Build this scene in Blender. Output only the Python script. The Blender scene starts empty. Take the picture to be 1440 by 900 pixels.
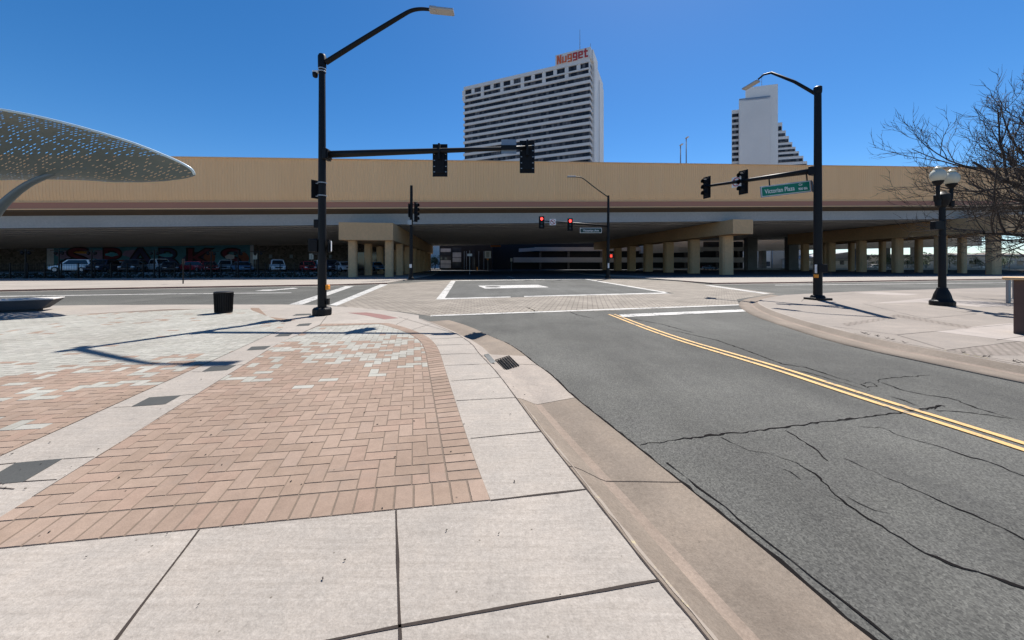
import bpy, bmesh, math, random
from mathutils import Vector, Matrix, Euler
R = math.radians
random.seed(7)
S = bpy.context.scene
COL = S.collection

# ------------------------------------------------------------------ camera, light, exposure
F, EYE, HOR, CX = 500.0, 1.65, 372.0, 720.0      # focal length / horizon in photo pixels (1440 wide), eye height in metres
cam_d = bpy.data.cameras.new('camera'); cam = bpy.data.objects.new('camera', cam_d); COL.objects.link(cam)
cam.location = (0, 0, EYE); cam.rotation_euler = (R(90), 0, 0)
cam_d.sensor_width = 36; cam_d.lens = F / 1440 * 36; cam_d.shift_y = (HOR - 450) / 1440
cam_d.clip_start = 0.05; cam_d.clip_end = 9000
S.camera = cam
SUN_EL, SUN_AZ = R(57.5), R(25.6)
w = bpy.data.worlds.new('World'); S.world = w; w.use_nodes = True
nt = w.node_tree; bg = nt.nodes['Background']
sky = nt.nodes.new('ShaderNodeTexSky'); sky.sky_type = 'NISHITA'; sky.sun_disc = False
sky.sun_elevation = SUN_EL; sky.sun_rotation = SUN_AZ
sky.altitude = 1300; sky.air_density = 0.95; sky.dust_density = 0.5; sky.ozone_density = 4.0
hs = nt.nodes.new('ShaderNodeHueSaturation'); hs.inputs['Saturation'].default_value = 1.29; nt.links.new(sky.outputs[0], hs.inputs['Color'])
nt.links.new(hs.outputs[0], bg.inputs['Color']); bg.inputs['Strength'].default_value = 0.074
sl = bpy.data.lights.new('sun', 'SUN'); sl.energy = 4.7; sl.angle = R(0.53); sl.color = (1, 0.955, 0.89)
so = bpy.data.objects.new('sun', sl); COL.objects.link(so)
sv = Vector((math.sin(SUN_AZ) * math.cos(SUN_EL), math.cos(SUN_AZ) * math.cos(SUN_EL), math.sin(SUN_EL)))
so.rotation_euler = sv.to_track_quat('Z', 'Y').to_euler(); so.location = (60, 100, 120)
S.view_settings.view_transform = 'Standard'; S.view_settings.look = 'None'
S.view_settings.exposure = 0.93; S.view_settings.gamma = 1.0

# ------------------------------------------------------------------ measuring helpers (photo pixel -> place in the world)
def G(px, py, z=0.0):
    d = F * (EYE - z) / (py - HOR)
    return Vector(((px - CX) / F * d, d, z))
def P(px, py, Y):
    return Vector(((px - CX) / F * Y, Y, EYE + (HOR - py) / F * Y))

# ------------------------------------------------------------------ materials
def newmat(name):
    m = bpy.data.materials.new(name); m.use_nodes = True
    return m, m.node_tree, m.node_tree.nodes['Principled BSDF']
def N(t, kind, **kw):
    n = t.nodes.new(kind)
    for k, v in kw.items():
        if k in n.inputs: n.inputs[k].default_value = v
        else: setattr(n, k, v)
    return n
def mixc(t, fac, a, b, mode='MIX'):
    n = t.nodes.new('ShaderNodeMix'); n.data_type = 'RGBA'; n.blend_type = mode
    for sock, v in ((n.inputs[0], fac), (n.inputs[6], a), (n.inputs[7], b)):
        if hasattr(v, 'is_output'): t.links.new(v, sock)
        elif isinstance(v, (int, float)): sock.default_value = v
        else: sock.default_value = (*v[:3], 1)
    return n.outputs[2]
def ramp(t, src, a, b, c0=(0, 0, 0), c1=(1, 1, 1)):
    if a > b: a, b, c0, c1 = b, a, c1, c0
    n = t.nodes.new('ShaderNodeValToRGB'); n.color_ramp.elements[0].position = a; n.color_ramp.elements[1].position = b
    n.color_ramp.elements[0].color = (*c0, 1); n.color_ramp.elements[1].color = (*c1, 1)
    t.links.new(src, n.inputs[0]); return n.outputs[0]
def noise(t, scale, detail=4, rough=0.6, vec=None, dist=0.0):
    n = N(t, 'ShaderNodeTexNoise', Scale=scale, Detail=detail, Roughness=rough, Distortion=dist)
    if vec is not None: t.links.new(vec, n.inputs['Vector'])
    return n.outputs[0]
def bump(t, b, h, strength, dist=0.02):
    n = N(t, 'ShaderNodeBump', Strength=strength, Distance=dist)
    t.links.new(h, n.inputs['Height']); t.links.new(n.outputs[0], b.inputs['Normal'])
def coords(t, which='Object'):
    return t.nodes.new('ShaderNodeTexCoord').outputs[which]
def mul(c, k): return tuple(x * k for x in c)

def mat_plain(name, col, rough=0.6, metal=0.0, var=0.12, scale=6, spec=0.4):
    m, t, b = newmat(name); v = coords(t)
    n = noise(t, scale, 4, 0.6, v)
    c = mixc(t, n, mul(col, 1 - var), mul(col, 1 + var)); t.links.new(c, b.inputs['Base Color'])
    b.inputs['Roughness'].default_value = rough; b.inputs['Metallic'].default_value = metal
    b.inputs['Specular IOR Level'].default_value = spec
    return m
def mat_concrete(name, col, streak=0.0, stain=0.25, bumpk=0.25, speck=0.6, blot=0.35):
    m, t, b = newmat(name); v = coords(t)
    big = noise(t, blot, 5, 0.62, v); mid = noise(t, 3.2, 6, 0.65, v, 0.4); fine = noise(t, 85, 3, 0.7, v)
    c = mixc(t, ramp(t, big, .34, .68), mul(col, 1 - stain), mul(col, 1.06))
    c = mixc(t, ramp(t, mid, .3, .75), c, mul((1.04, 1.02, 1.0), 1), 'MULTIPLY')
    dirt = ramp(t, mid, .60, .22)
    c = mixc(t, dirt, c, mul(col, 0.82))
    c = mixc(t, 0.6, c, ramp(t, fine, .3, .7, (.72, .72, .72), (1.16, 1.16, 1.16)), 'MULTIPLY')
    if streak:
        mp = N(t, 'ShaderNodeMapping'); mp.inputs['Scale'].default_value = (1.2, 22, 1); mp.inputs['Rotation'].default_value = (0, 0, R(-8))
        t.links.new(v, mp.inputs[0]); s = noise(t, 1.6, 5, 0.7, mp.outputs[0])
        c = mixc(t, streak, c, ramp(t, s, .35, .7, (.80, .78, .76), (1.08, 1.08, 1.08)), 'MULTIPLY')
    vo = N(t, 'ShaderNodeTexVoronoi', Scale=7.0); t.links.new(v, vo.inputs['Vector'])
    c = mixc(t, ramp(t, vo.outputs['Distance'], .055, .035, (0, 0, 0), (speck, speck, speck)), c, (.09, .075, .06))
    if speck > .5:
        w2 = N(t, 'ShaderNodeTexVoronoi', Scale=2.3); t.links.new(v, w2.inputs['Vector'])
        c = mixc(t, ramp(t, w2.outputs['Distance'], .035, .075, (.5, .5, .5), (0, 0, 0)), c, mul(col, .5))
        md = noise(t, 30, 5, .75, v, .3); c = mixc(t, .75, c, ramp(t, md, .32, .68, (.76, .75, .74), (1.16, 1.16, 1.16)), 'MULTIPLY')
        smu = noise(t, 1.7, 6, .7, v, .8); c = mixc(t, ramp(t, smu, .56, .74, (0, 0, 0), (.5, .5, .5)), c, mul(col, .68))
    t.links.new(c, b.inputs['Base Color']); b.inputs['Roughness'].default_value = 0.85
    b.inputs['Specular IOR Level'].default_value = 0.25
    bump(t, b, fine, bumpk, 0.006)
    return m
def mat_asphalt(name, col, agg=0.5, patch=0.25):
    m, t, b = newmat(name); v = coords(t)
    big = noise(t, .22, 5, .6, v); mid = noise(t, 2.5, 5, .65, v)
    f1 = N(t, 'ShaderNodeTexVoronoi', Scale=95.0); t.links.new(v, f1.inputs['Vector'])
    f2 = noise(t, 72, 4, .8, v)
    c = mixc(t, ramp(t, big, .35, .66), mul(col, 1 - patch), mul(col, 1.1))
    c = mixc(t, ramp(t, mid, .35, .7), c, mul((1.12, 1.12, 1.1), 1), 'MULTIPLY')
    c = mixc(t, 0.85, c, ramp(t, f1.outputs['Color'], .1, .9, (.55, .55, .55), (1.5, 1.5, 1.47)), 'MULTIPLY')
    c = mixc(t, agg, c, ramp(t, f2, .35, .68, (.5, .5, .5), (1.55, 1.55, 1.52)), 'MULTIPLY')
    mp = N(t, 'ShaderNodeMapping'); mp.inputs['Scale'].default_value = (1.1, .11, 1); mp.inputs['Rotation'].default_value = (0, 0, R(-14)); t.links.new(v, mp.inputs[0])
    c = mixc(t, .5, c, ramp(t, noise(t, 1.0, 5, .62, mp.outputs[0]), .33, .67, (.74, .74, .74), (1.2, 1.2, 1.2)), 'MULTIPLY')
    st = noise(t, 1.1, 4, .55, v, .3); c = mixc(t, ramp(t, st, .66, .74, (0, 0, 0), (.4, .4, .4)), c, mul(col, .55))
    t.links.new(c, b.inputs['Base Color']); b.inputs['Roughness'].default_value = 0.88
    b.inputs['Specular IOR Level'].default_value = 0.22
    bump(t, b, f2, 0.5, 0.012)
    return m
def mat_tint(name, rough=0.85):
    m, t, b = newmat(name); v = coords(t)
    a = t.nodes.new('ShaderNodeAttribute'); a.attribute_name = 'tint'
    n1 = noise(t, 9, 5, .7, v); n2 = noise(t, 120, 3, .7, v); n3 = noise(t, .7, 5, .6, v)
    c = mixc(t, .55, a.outputs['Color'], ramp(t, n1, .3, .72, (.78, .77, .76), (1.15, 1.15, 1.15)), 'MULTIPLY')
    c = mixc(t, .5, c, ramp(t, n2, .3, .7, (.75, .75, .75), (1.2, 1.2, 1.2)), 'MULTIPLY')
    c = mixc(t, .7, c, ramp(t, n3, .35, .62, (.80, .78, .76), (1.07, 1.07, 1.07)), 'MULTIPLY')
    c = mixc(t, ramp(t, noise(t, 2.2, 6, .72, v, .6), .54, .74, (0, 0, 0), (.42, .42, .42)), c, (.17, .145, .125))
    vo = N(t, 'ShaderNodeTexVoronoi', Scale=5.0); t.links.new(v, vo.inputs['Vector'])
    c = mixc(t, ramp(t, vo.outputs['Distance'], .05, .03, (0, 0, 0), (.7, .7, .7)), c, (.07, .055, .045))
    t.links.new(c, b.inputs['Base Color']); b.inputs['Roughness'].default_value = rough
    b.inputs['Specular IOR Level'].default_value = 0.25
    bump(t, b, n2, .3, .005)
    return m
def mat_paint(name, col, wear=0.45, under=(.09, .09, .09)):
    m, t, b = newmat(name); v = coords(t)
    n = noise(t, 14, 6, .75, v); n2 = noise(t, 1.3, 4, .6, v)
    s = t.nodes.new('ShaderNodeMath'); s.operation = 'MULTIPLY_ADD'; t.links.new(n2, s.inputs[0]); s.inputs[1].default_value = .5; t.links.new(n, s.inputs[2])
    c = mixc(t, ramp(t, s.outputs[0], wear - .02 + .2, wear + .06 + .2), under, col)
    c = mixc(t, .5, c, ramp(t, n2, .3, .7, (.8, .8, .78), (1.05, 1.05, 1.05)), 'MULTIPLY')
    t.links.new(c, b.inputs['Base Color']); b.inputs['Roughness'].default_value = .7
    return m
def mat_emit(name, col, k):
    m, t, b = newmat(name); b.inputs['Base Color'].default_value = (*col, 1)
    b.inputs['Emission Color'].default_value = (*col, 1); b.inputs['Emission Strength'].default_value = k
    return m
def mat_glass(name, col, rough=0.08):
    m, t, b = newmat(name); v = coords(t); n = noise(t, .8, 2, .5, v)
    t.links.new(mixc(t, n, mul(col, .6), mul(col, 1.4)), b.inputs['Base Color'])
    b.inputs['Roughness'].default_value = rough; b.inputs['Specular IOR Level'].default_value = 0.6
    return m
def mat_pavers(name, col, jcol, w_=.30, h_=.15, ang=0):
    m, t, b = newmat(name); v = coords(t)
    mp = N(t, 'ShaderNodeMapping'); mp.inputs['Rotation'].default_value = (0, 0, R(ang)); t.links.new(v, mp.inputs[0])
    br = N(t, 'ShaderNodeTexBrick'); t.links.new(mp.outputs[0], br.inputs['Vector'])
    br.inputs['Scale'].default_value = 1.0; br.inputs['Brick Width'].default_value = w_; br.inputs['Row Height'].default_value = h_
    br.inputs['Mortar Size'].default_value = .022; br.inputs['Mortar Smooth'].default_value = .2
    br.inputs['Color1'].default_value = (*mul(col, .82), 1); br.inputs['Color2'].default_value = (*mul(col, 1.12), 1); br.inputs['Mortar'].default_value = (*jcol, 1)
    n = noise(t, .5, 6, .65, v); n2 = noise(t, 40, 3, .7, v)
    c = mixc(t, .8, br.outputs['Color'], ramp(t, n, .3, .7, (.72, .71, .69), (1.18, 1.18, 1.17)), 'MULTIPLY')
    c = mixc(t, .4, c, ramp(t, n2, .3, .7, (.75, .75, .75), (1.2, 1.2, 1.2)), 'MULTIPLY')
    t.links.new(c, b.inputs['Base Color']); b.inputs['Roughness'].default_value = .85; b.inputs['Specular IOR Level'].default_value = .25
    bump(t, b, br.outputs['Fac'], -.4, .01)
    return m
def mat_rooms(name):                      # hotel window strips: dark panes, some curtains, mullions
    m, t, b = newmat(name); v = coords(t)
    sx = t.nodes.new('ShaderNodeSeparateXYZ'); t.links.new(v, sx.inputs[0])
    def cell(sock, k):
        a = t.nodes.new('ShaderNodeMath'); a.operation = 'MULTIPLY'; t.links.new(sock, a.inputs[0]); a.inputs[1].default_value = k
        f = t.nodes.new('ShaderNodeMath'); f.operation = 'FLOOR'; t.links.new(a.outputs[0], f.inputs[0])
        fr = t.nodes.new('ShaderNodeMath'); fr.operation = 'FRACT'; t.links.new(a.outputs[0], fr.inputs[0]); return f.outputs[0], fr.outputs[0]
    fx, rx = cell(sx.outputs[0], 1 / 1.25); fz, rz = cell(sx.outputs[2], 1 / 2.93)
    cb = t.nodes.new('ShaderNodeCombineXYZ'); t.links.new(fx, cb.inputs[0]); t.links.new(fz, cb.inputs[2])
    wn = t.nodes.new('ShaderNodeTexWhiteNoise'); wn.noise_dimensions = '3D'; t.links.new(cb.outputs[0], wn.inputs['Vector'])
    c = ramp(t, wn.outputs['Value'], .45, .95, (.010, .012, .018), (.10, .10, .11))
    mull = ramp(t, rx, .14, .16, (1, 1, 1), (0, 0, 0))
    c = mixc(t, mull, c, (.03, .03, .035)); t.links.new(c, b.inputs['Base Color'])
    b.inputs['Roughness'].default_value = .35; b.inputs['Specular IOR Level'].default_value = .3
    return m
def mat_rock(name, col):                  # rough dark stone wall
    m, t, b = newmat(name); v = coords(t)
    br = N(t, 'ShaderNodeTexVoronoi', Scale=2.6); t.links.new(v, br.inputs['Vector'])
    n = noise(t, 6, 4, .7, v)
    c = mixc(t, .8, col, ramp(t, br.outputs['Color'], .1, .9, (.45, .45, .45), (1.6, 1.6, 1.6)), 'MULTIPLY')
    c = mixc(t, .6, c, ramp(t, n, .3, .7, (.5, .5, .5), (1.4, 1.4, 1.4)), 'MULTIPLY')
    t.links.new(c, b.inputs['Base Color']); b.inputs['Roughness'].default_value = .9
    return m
def mat_perforated(name, col):            # sheet metal with slotted holes cut through it
    m, t, b = newmat(name); v = coords(t, 'UV')
    mp = N(t, 'ShaderNodeMapping'); mp.inputs['Scale'].default_value = (1, 1, 1); t.links.new(v, mp.inputs[0])
    sx = t.nodes.new('ShaderNodeSeparateXYZ'); t.links.new(mp.outputs[0], sx.inputs[0])
    def mth(op, a, bb=None):
        n = t.nodes.new('ShaderNodeMath'); n.operation = op
        for i, q in enumerate((a, bb)):
            if q is None: continue
            if hasattr(q, 'is_output'): t.links.new(q, n.inputs[i])
            else: n.inputs[i].default_value = q
        return n.outputs[0]
    row = mth('FLOOR', mth('MULTIPLY', sx.outputs[1], 13.0)); fy = mth('FRACT', mth('MULTIPLY', sx.outputs[1], 13.0))
    xx = mth('ADD', mth('MULTIPLY', sx.outputs[0], 3.4), mth('MULTIPLY', row, .617))
    cx = mth('FLOOR', xx); fx = mth('FRACT', xx)
    cb = t.nodes.new('ShaderNodeCombineXYZ'); t.links.new(cx, cb.inputs[0]); t.links.new(row, cb.inputs[1])
    wn = t.nodes.new('ShaderNodeTexWhiteNoise'); t.links.new(cb.outputs[0], wn.inputs['Vector'])
    on = mth('LESS_THAN', wn.outputs['Value'], .52)
    ix = mth('MULTIPLY', mth('GREATER_THAN', fx, .2), mth('LESS_THAN', fx, .78))
    iy = mth('MULTIPLY', mth('GREATER_THAN', fy, .28), mth('LESS_THAN', fy, .52))
    hole = mth('MULTIPLY', mth('MULTIPLY', ix, iy), on)
    c = mixc(t, noise(t, .9, 4, .6, v), mul(col, .75), mul(col, 1.2)); t.links.new(c, b.inputs['Base Color'])
    b.inputs['Roughness'].default_value = .45; b.inputs['Metallic'].default_value = .3
    inv = mth('SUBTRACT', 1.0, hole); t.links.new(inv, b.inputs['Alpha'])
    return m

M = {}
M['concrete'] = mat_concrete('pale_concrete', (.33, .30, .268), streak=.6, stain=.2, speck=.8, bumpk=.45)
M['concrete_right'] = mat_concrete('tan_concrete', (.245, .215, .188), stain=.2)
M['concrete_new'] = mat_concrete('fresh_concrete', (.31, .275, .25), stain=.10, speck=.3)
M['gutter'] = mat_concrete('gutter_concrete', (.205, .168, .135), stain=.34, bumpk=.6, blot=.9)
M['gutter_dirt'] = mat_concrete('dusty_gutter', (.245, .193, .155), stain=.3, blot=1.1)
M['gutter_pale'] = mat_concrete('pale_gutter', (.275, .24, .21), stain=.1)
M['joint'] = mat_plain('joint_dirt', (.030, .022, .018), .95, var=.4, scale=30)
M['bed'] = mat_plain('brick_joint_sand', (.125, .095, .073), .95, var=.35, scale=20)
M['brick'] = mat_tint('clay_paver')
M['tile'] = mat_concrete('dark_inlay', (.062, .064, .062), stain=.2, speck=.2)
M['tactile'] = mat_concrete('red_tactile', (.225, .125, .112), stain=.2)
M['asphalt'] = mat_asphalt('asphalt', (.083, .082, .077), patch=.34)
M['asphalt_far'] = mat_asphalt('asphalt_crossing', (.083, .083, .080), agg=.35)
M['asphalt_shade'] = mat_asphalt('asphalt_shade', (.075, .08, .088), agg=.3)  # bluish copy of the road asphalt, tinted for shade under the highway
M['crack'] = mat_plain('crack_tar', (.009, .008, .008), .95, var=.3, scale=30, spec=.05)
M['pavers'] = mat_pavers('crossing_pavers', (.24, .212, .18), (.07, .06, .05), .42, .21, 12)
M['white'] = mat_paint('white_road_paint', (.39, .38, .36), wear=.46)
M['white_worn'] = mat_paint('worn_white_paint', (.42, .41, .39), wear=.46)
M['yellow'] = mat_paint('yellow_road_paint', (.50, .305, .10), wear=.44)
M['yellow_faint'] = mat_paint('faint_yellow_paint', (.34, .28, .15), wear=.62, under=(.21, .17, .135))
M['ground'] = mat_concrete('city_ground', (.20, .20, .18), stain=.3, blot=.02)
m_, t_, b_ = newmat('tan_wall_paint'); v_ = coords(t_); mp_ = N(t_, 'ShaderNodeMapping'); mp_.inputs['Scale'].default_value = (.55, .55, .045); t_.links.new(v_, mp_.inputs[0])
c_ = mixc(t_, noise(t_, 1.0, 6, .7, mp_.outputs[0]), (.88, .515, .25), (.96, .61, .325)); c_ = mixc(t_, ramp(t_, noise(t_, .12, 4, .6, v_), .35, .65), mul((.95, .95, .95), 1), (1, 1, 1)) if False else c_
t_.links.new(c_, b_.inputs['Base Color']); b_.inputs['Roughness'].default_value = .75; b_.inputs['Specular IOR Level'].default_value = .3; M['tan'] = m_
M['tan_pier'] = mat_concrete('tan_pier_paint', (.68, .445, .24), stain=.12, speck=0, blot=.2)
M['tan_lip'] = mat_plain('cream_trim', (.78, .50, .27), .75, var=.06)
M['maroon'] = mat_plain('maroon_trim', (.44, .20, .13), .75, var=.08)
M['soffit'] = mat_plain('shade_brown_soffit', (.13, .085, .05), .8)  # dark brown colour holds the shade beneath the wall overhang
M['girder'] = mat_concrete('grey_girder', (.44, .43, .41), stain=.10, speck=0, blot=.12)
M['girder_lifted'] = mat_concrete('grey_girder_lifted', (.55, .54, .52), stain=.15, speck=0, blot=.12)  # paler copy of the girder grey, lifting the shaded underside
M['deck'] = mat_concrete('deck_concrete', (.25, .25, .245), speck=0)
M['black'] = mat_plain('black_metal', (.006, .006, .0065), .5, .0, var=.3, scale=4, spec=.25)
M['black_matt'] = mat_plain('black_housing', (.006, .0065, .008), .6, var=.3, spec=.2)
M['grey_metal'] = mat_plain('grey_metal', (.35, .35, .35), .4, .6)
M['steel'] = mat_plain('sign_back', (.22, .27, .33), .5, .3)
M['lum'] = mat_plain('luminaire_grey', (.42, .40, .38), .5, .2)
M['white_plastic'] = mat_plain('white_plastic', (.7, .7, .68), .4)
M['lens_off'] = mat_plain('dark_lens', (.02, .02, .02), .25)
M['red_lit'] = mat_emit('red_lamp', (1.0, .035, .03), 3.0)
M['orange_lit'] = mat_emit('red_hand_lamp', (1.0, .06, .03), .7)
M['green'] = mat_plain('sign_green', (.0, .17, .105), .45, var=.06)
M['green_dark'] = mat_plain('sign_green_dark', (.012, .045, .04), .45)
M['sign_white'] = mat_plain('sign_white', (.78, .78, .76), .5, var=.05)
M['sign_red'] = mat_plain('sign_red', (.5, .03, .03), .5)
M['yellow_btn'] = mat_plain('amber_plastic', (.75, .27, .02), .5)
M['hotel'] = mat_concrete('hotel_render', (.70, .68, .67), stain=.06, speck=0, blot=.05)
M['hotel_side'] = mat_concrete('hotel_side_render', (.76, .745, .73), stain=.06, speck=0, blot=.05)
M['rooms'] = mat_rooms('hotel_windows')
M['letters1'] = mat_plain('letter_orange', (.60, .125, .045), .5)
M['letters2'] = mat_plain('letter_red', (.42, .045, .045), .5)
M['perf'] = mat_perforated('perforated_metal', (.145, .175, .165))
M['rim'] = mat_plain('pale_rim', (.55, .66, .70), .3, .2)
M['arm'] = mat_plain('canopy_steel', (.15, .18, .19), .45, .3)
M['bench'] = mat_concrete('bench_stone', (.07, .075, .085), stain=.2, speck=.1)
M['bench_top'] = mat_concrete('bench_seat', (.52, .50, .48), stain=.1, speck=.2)
M['bark'] = mat_plain('bark', (.05, .040, .034), .85, var=.4, scale=12)
M['globe'] = mat_plain('frosted_globe', (.56, .54, .43), .25, var=.08)
M['rust'] = mat_plain('rusty_brown', (.11, .065, .05), .8, var=.3)
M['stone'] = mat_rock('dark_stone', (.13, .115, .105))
M['dark'] = mat_plain('unlit_interior', (.016, .017, .02), .8)  # near-black colour stands in for unlit depth
M['garage'] = mat_concrete('garage_concrete', (.50, .48, .46), stain=.2, speck=0, blot=.12)
M['pale_wall'] = mat_concrete('pale_wall', (.68, .67, .62), stain=.08, speck=0, blot=.1)
M['tan_wall2'] = mat_concrete('tan_grey_wall', (.42, .39, .34), stain=.1, speck=0, blot=.1)
M['glass'] = mat_glass('building_glass', (.035, .045, .062))
M['glass_pale'] = mat_glass('painted_reflection_glass', (.42, .44, .46), .2)  # pale base colour imitates reflected daylight in the panes
M['roof_grey'] = mat_plain('grey_roof', (.20, .20, .21), .7)
M['leaf'] = mat_plain('leaf_green', (.11, .155, .085), .7, var=.5, scale=3)
M['hedge'] = mat_plain('shade_hedge', (.018, .026, .016), .8, var=.5, scale=5)
M['tyre'] = mat_plain('tyre', (.012, .012, .012), .8)
M['alloy'] = mat_plain('alloy', (.4, .4, .42), .35, .7)
M['car_glass'] = mat_glass('car_glass', (.02, .025, .03), .05)
M['lamp_glass'] = mat_plain('headlight', (.75, .78, .8), .15)
def car_paint(name, col):
    m, t, b = newmat(name); b.inputs['Base Color'].default_value = (*col, 1); b.inputs['Roughness'].default_value = .35
    b.inputs['Coat Weight'].default_value = .6; b.inputs['Coat Roughness'].default_value = .05
    v = coords(t); t.links.new(mixc(t, noise(t, 2, 3, .5, v), mul(col, .9), mul(col, 1.08)), b.inputs['Base Color']); return m
for nm, c in dict(white=(.90, .90, .90), red=(.60, .03, .045), silver=(.52, .54, .56), charcoal=(.07, .075, .085), blue=(.12, .26, .42), navy=(.04, .055, .095), maroon=(.30, .03, .04)).items():
    M['car_' + nm] = car_paint('car_paint_' + nm, c)
for nm, c in dict(teal=(.06, .23, .34), purple=(.24, .20, .36), rust=(.22, .075, .05), ink=(.012, .010, .016), wine=(.14, .025, .05), gold=(.50, .27, .05), sky=(.08, .42, .62), pale=(.55, .60, .70), navy=(.035, .04, .13)).items():
    M['mural_' + nm] = mat_plain('mural_' + nm, c, .7, var=.35, scale=1.3)

# ------------------------------------------------------------------ mesh helpers
class MB:
    def __init__(s): s.v = []; s.f = []; s.mi = []; s.uv = None
    def add(s, verts, faces, mi=0):
        o = len(s.v); s.v += [tuple(p) for p in verts]; s.f += [tuple(i + o for i in f) for f in faces]; s.mi += [mi] * len(faces); return s
    def box(s, c, d, rz=0.0, mi=0, rot=None):
        hx, hy, hz = d[0] / 2, d[1] / 2, d[2] / 2
        m = rot.to_matrix() if rot else Matrix.Rotation(rz, 3, 'Z')
        vs = [m @ Vector((x * hx, y * hy, z * hz)) + Vector(c) for x, y, z in ((-1, -1, -1), (1, -1, -1), (1, 1, -1), (-1, 1, -1), (-1, -1, 1), (1, -1, 1), (1, 1, 1), (-1, 1, 1))]
        return s.hexa(vs, mi)
    def hexa(s, vs, mi=0):
        return s.add(vs, [(0, 3, 2, 1), (4, 5, 6, 7), (0, 1, 5, 4), (1, 2, 6, 5), (2, 3, 7, 6), (3, 0, 4, 7)], mi)
    def rng(s, x0, x1, y0, y1, z0, z1, mi=0):
        return s.box(((x0 + x1) / 2, (y0 + y1) / 2, (z0 + z1) / 2), (x1 - x0, y1 - y0, z1 - z0), mi=mi)
    def prism(s, poly, z0, z1, mi=0):
        n = len(poly); b = [(p[0], p[1], z0) for p in poly]; t = [(p[0], p[1], z1) for p in poly]
        area = sum(poly[i][0] * poly[(i + 1) % n][1] - poly[(i + 1) % n][0] * poly[i][1] for i in range(n))
        if area < 0: b.reverse(); t.reverse()
        fs = [tuple(range(n - 1, -1, -1)), tuple(range(n, 2 * n))] + [(i, (i + 1) % n, n + (i + 1) % n, n + i) for i in range(n)]
        return s.add(b + t, fs, mi)
    def sheet(s, poly, z, mi=0):
        q = [(p[0], p[1], z) for p in poly]; n = len(q)
        if sum(q[i][0] * q[(i + 1) % n][1] - q[(i + 1) % n][0] * q[i][1] for i in range(n)) < 0: q.reverse()
        return s.add(q, [tuple(range(n))], mi)
    def tube(s, path, rad, n=10, mi=0, caps=True):
        path = [Vector(p) for p in path]; rad = [rad] * len(path) if isinstance(rad, (int, float)) else rad
        o = []; up = None
        for i, p in enumerate(path):
            d = (path[min(i + 1, len(path) - 1)] - path[max(i - 1, 0)]).normalized()
            if up is None: up = Vector((0, 0, 1)) if abs(d.z) < .9 else Vector((1, 0, 0))
            a = d.cross(up).normalized(); b = a.cross(d).normalized(); up = b
            o += [p + (a * math.cos(k * 2 * math.pi / n) + b * math.sin(k * 2 * math.pi / n)) * rad[i] for k in range(n)]
        m = len(path)
        fs = [(i * n + k, i * n + (k + 1) % n, (i + 1) * n + (k + 1) % n, (i + 1) * n + k) for i in range(m - 1) for k in range(n)]
        if caps: fs += [tuple(range(n - 1, -1, -1)), tuple((m - 1) * n + k for k in range(n))]
        return s.add(o, fs, mi)
    def lathe(s, prof, c=(0, 0, 0), n=20, mi=0, sq=None):
        c = Vector(c); o = []
        for r, z in prof:
            o += [c + Vector((r * math.cos(2 * math.pi * k / n), r * math.sin(2 * math.pi * k / n), z)) for k in range(n)]
        m = len(prof); fs = [(i * n + k, i * n + (k + 1) % n, (i + 1) * n + (k + 1) % n, (i + 1) * n + k) for i in range(m - 1) for k in range(n)]
        fs += [tuple(range(n - 1, -1, -1)), tuple((m - 1) * n + k for k in range(n))]
        return s.add(o, fs, mi)
    def strip(s, pts, width, z, mi=0, jag=0.0):
        pts = [Vector((p[0], p[1], 0)) for p in pts]; L = []; Rr = []
        for i, p in enumerate(pts):
            d = (pts[min(i + 1, len(pts) - 1)] - pts[max(i - 1, 0)]).normalized(); nn = Vector((-d.y, d.x, 0))
            wd = width[i] if isinstance(width, (list, tuple)) else width
            wd *= 1 + jag * random.uniform(-.7, 1)
            L.append((p + nn * wd / 2)[:2] + (z,)); Rr.append((p - nn * wd / 2)[:2] + (z,))
        n = len(pts)
        return s.add(Rr + L, [(i, i + 1, n + i + 1, n + i) for i in range(n - 1)], mi)
    def build(s, name, mats, parent=None, smooth=False, bevel=0.0, solid=0.0, loc=None, rot=None):
        me = bpy.data.meshes.new(name); me.from_pydata([tuple(v) for v in s.v], [], s.f); me.update()
        mats = mats if isinstance(mats, (list, tuple)) else [mats]
        for m in mats: me.materials.append(M[m] if isinstance(m, str) else m)
        if len(mats) > 1: me.polygons.foreach_set('material_index', s.mi)
        if smooth: me.polygons.foreach_set('use_smooth', [True] * len(me.polygons))
        o = bpy.data.objects.new(name, me); COL.objects.link(o)
        if parent: o.parent = parent
        if loc is not None: o.location = loc
        if rot is not None: o.rotation_euler = rot
        if smooth == 'auto': 
            try: me.set_sharp_from_angle(angle=R(35))
            except Exception: pass
        if bevel:
            b = o.modifiers.new('bevel', 'BEVEL'); b.width = bevel; b.segments = 2; b.limit_method = 'ANGLE'
        if solid:
            b = o.modifiers.new('solid', 'SOLIDIFY'); b.thickness = solid
        return o
def tag(o, label=None, cat=None, group=None, kind=None):
    if label: o['label'] = label
    if cat: o['category'] = cat
    if group: o['group'] = group
    if kind: o['kind'] = kind
    return o
def empty(name, loc, label, cat, rz=0.0, group=None):
    o = bpy.data.objects.new(name, None); COL.objects.link(o); o.location = loc; o.rotation_euler = (0, 0, rz)
    return tag(o, label, cat, group)
def structure(o): o['kind'] = 'structure'; return o
def kids(o): return [c for c in bpy.data.objects if c.parent == o]
def copy_tree(o, parent=None):
    c = o.copy(); COL.objects.link(c)
    if parent: c.parent = parent
    for ch in kids(o): copy_tree(ch, c)
    return c
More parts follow.
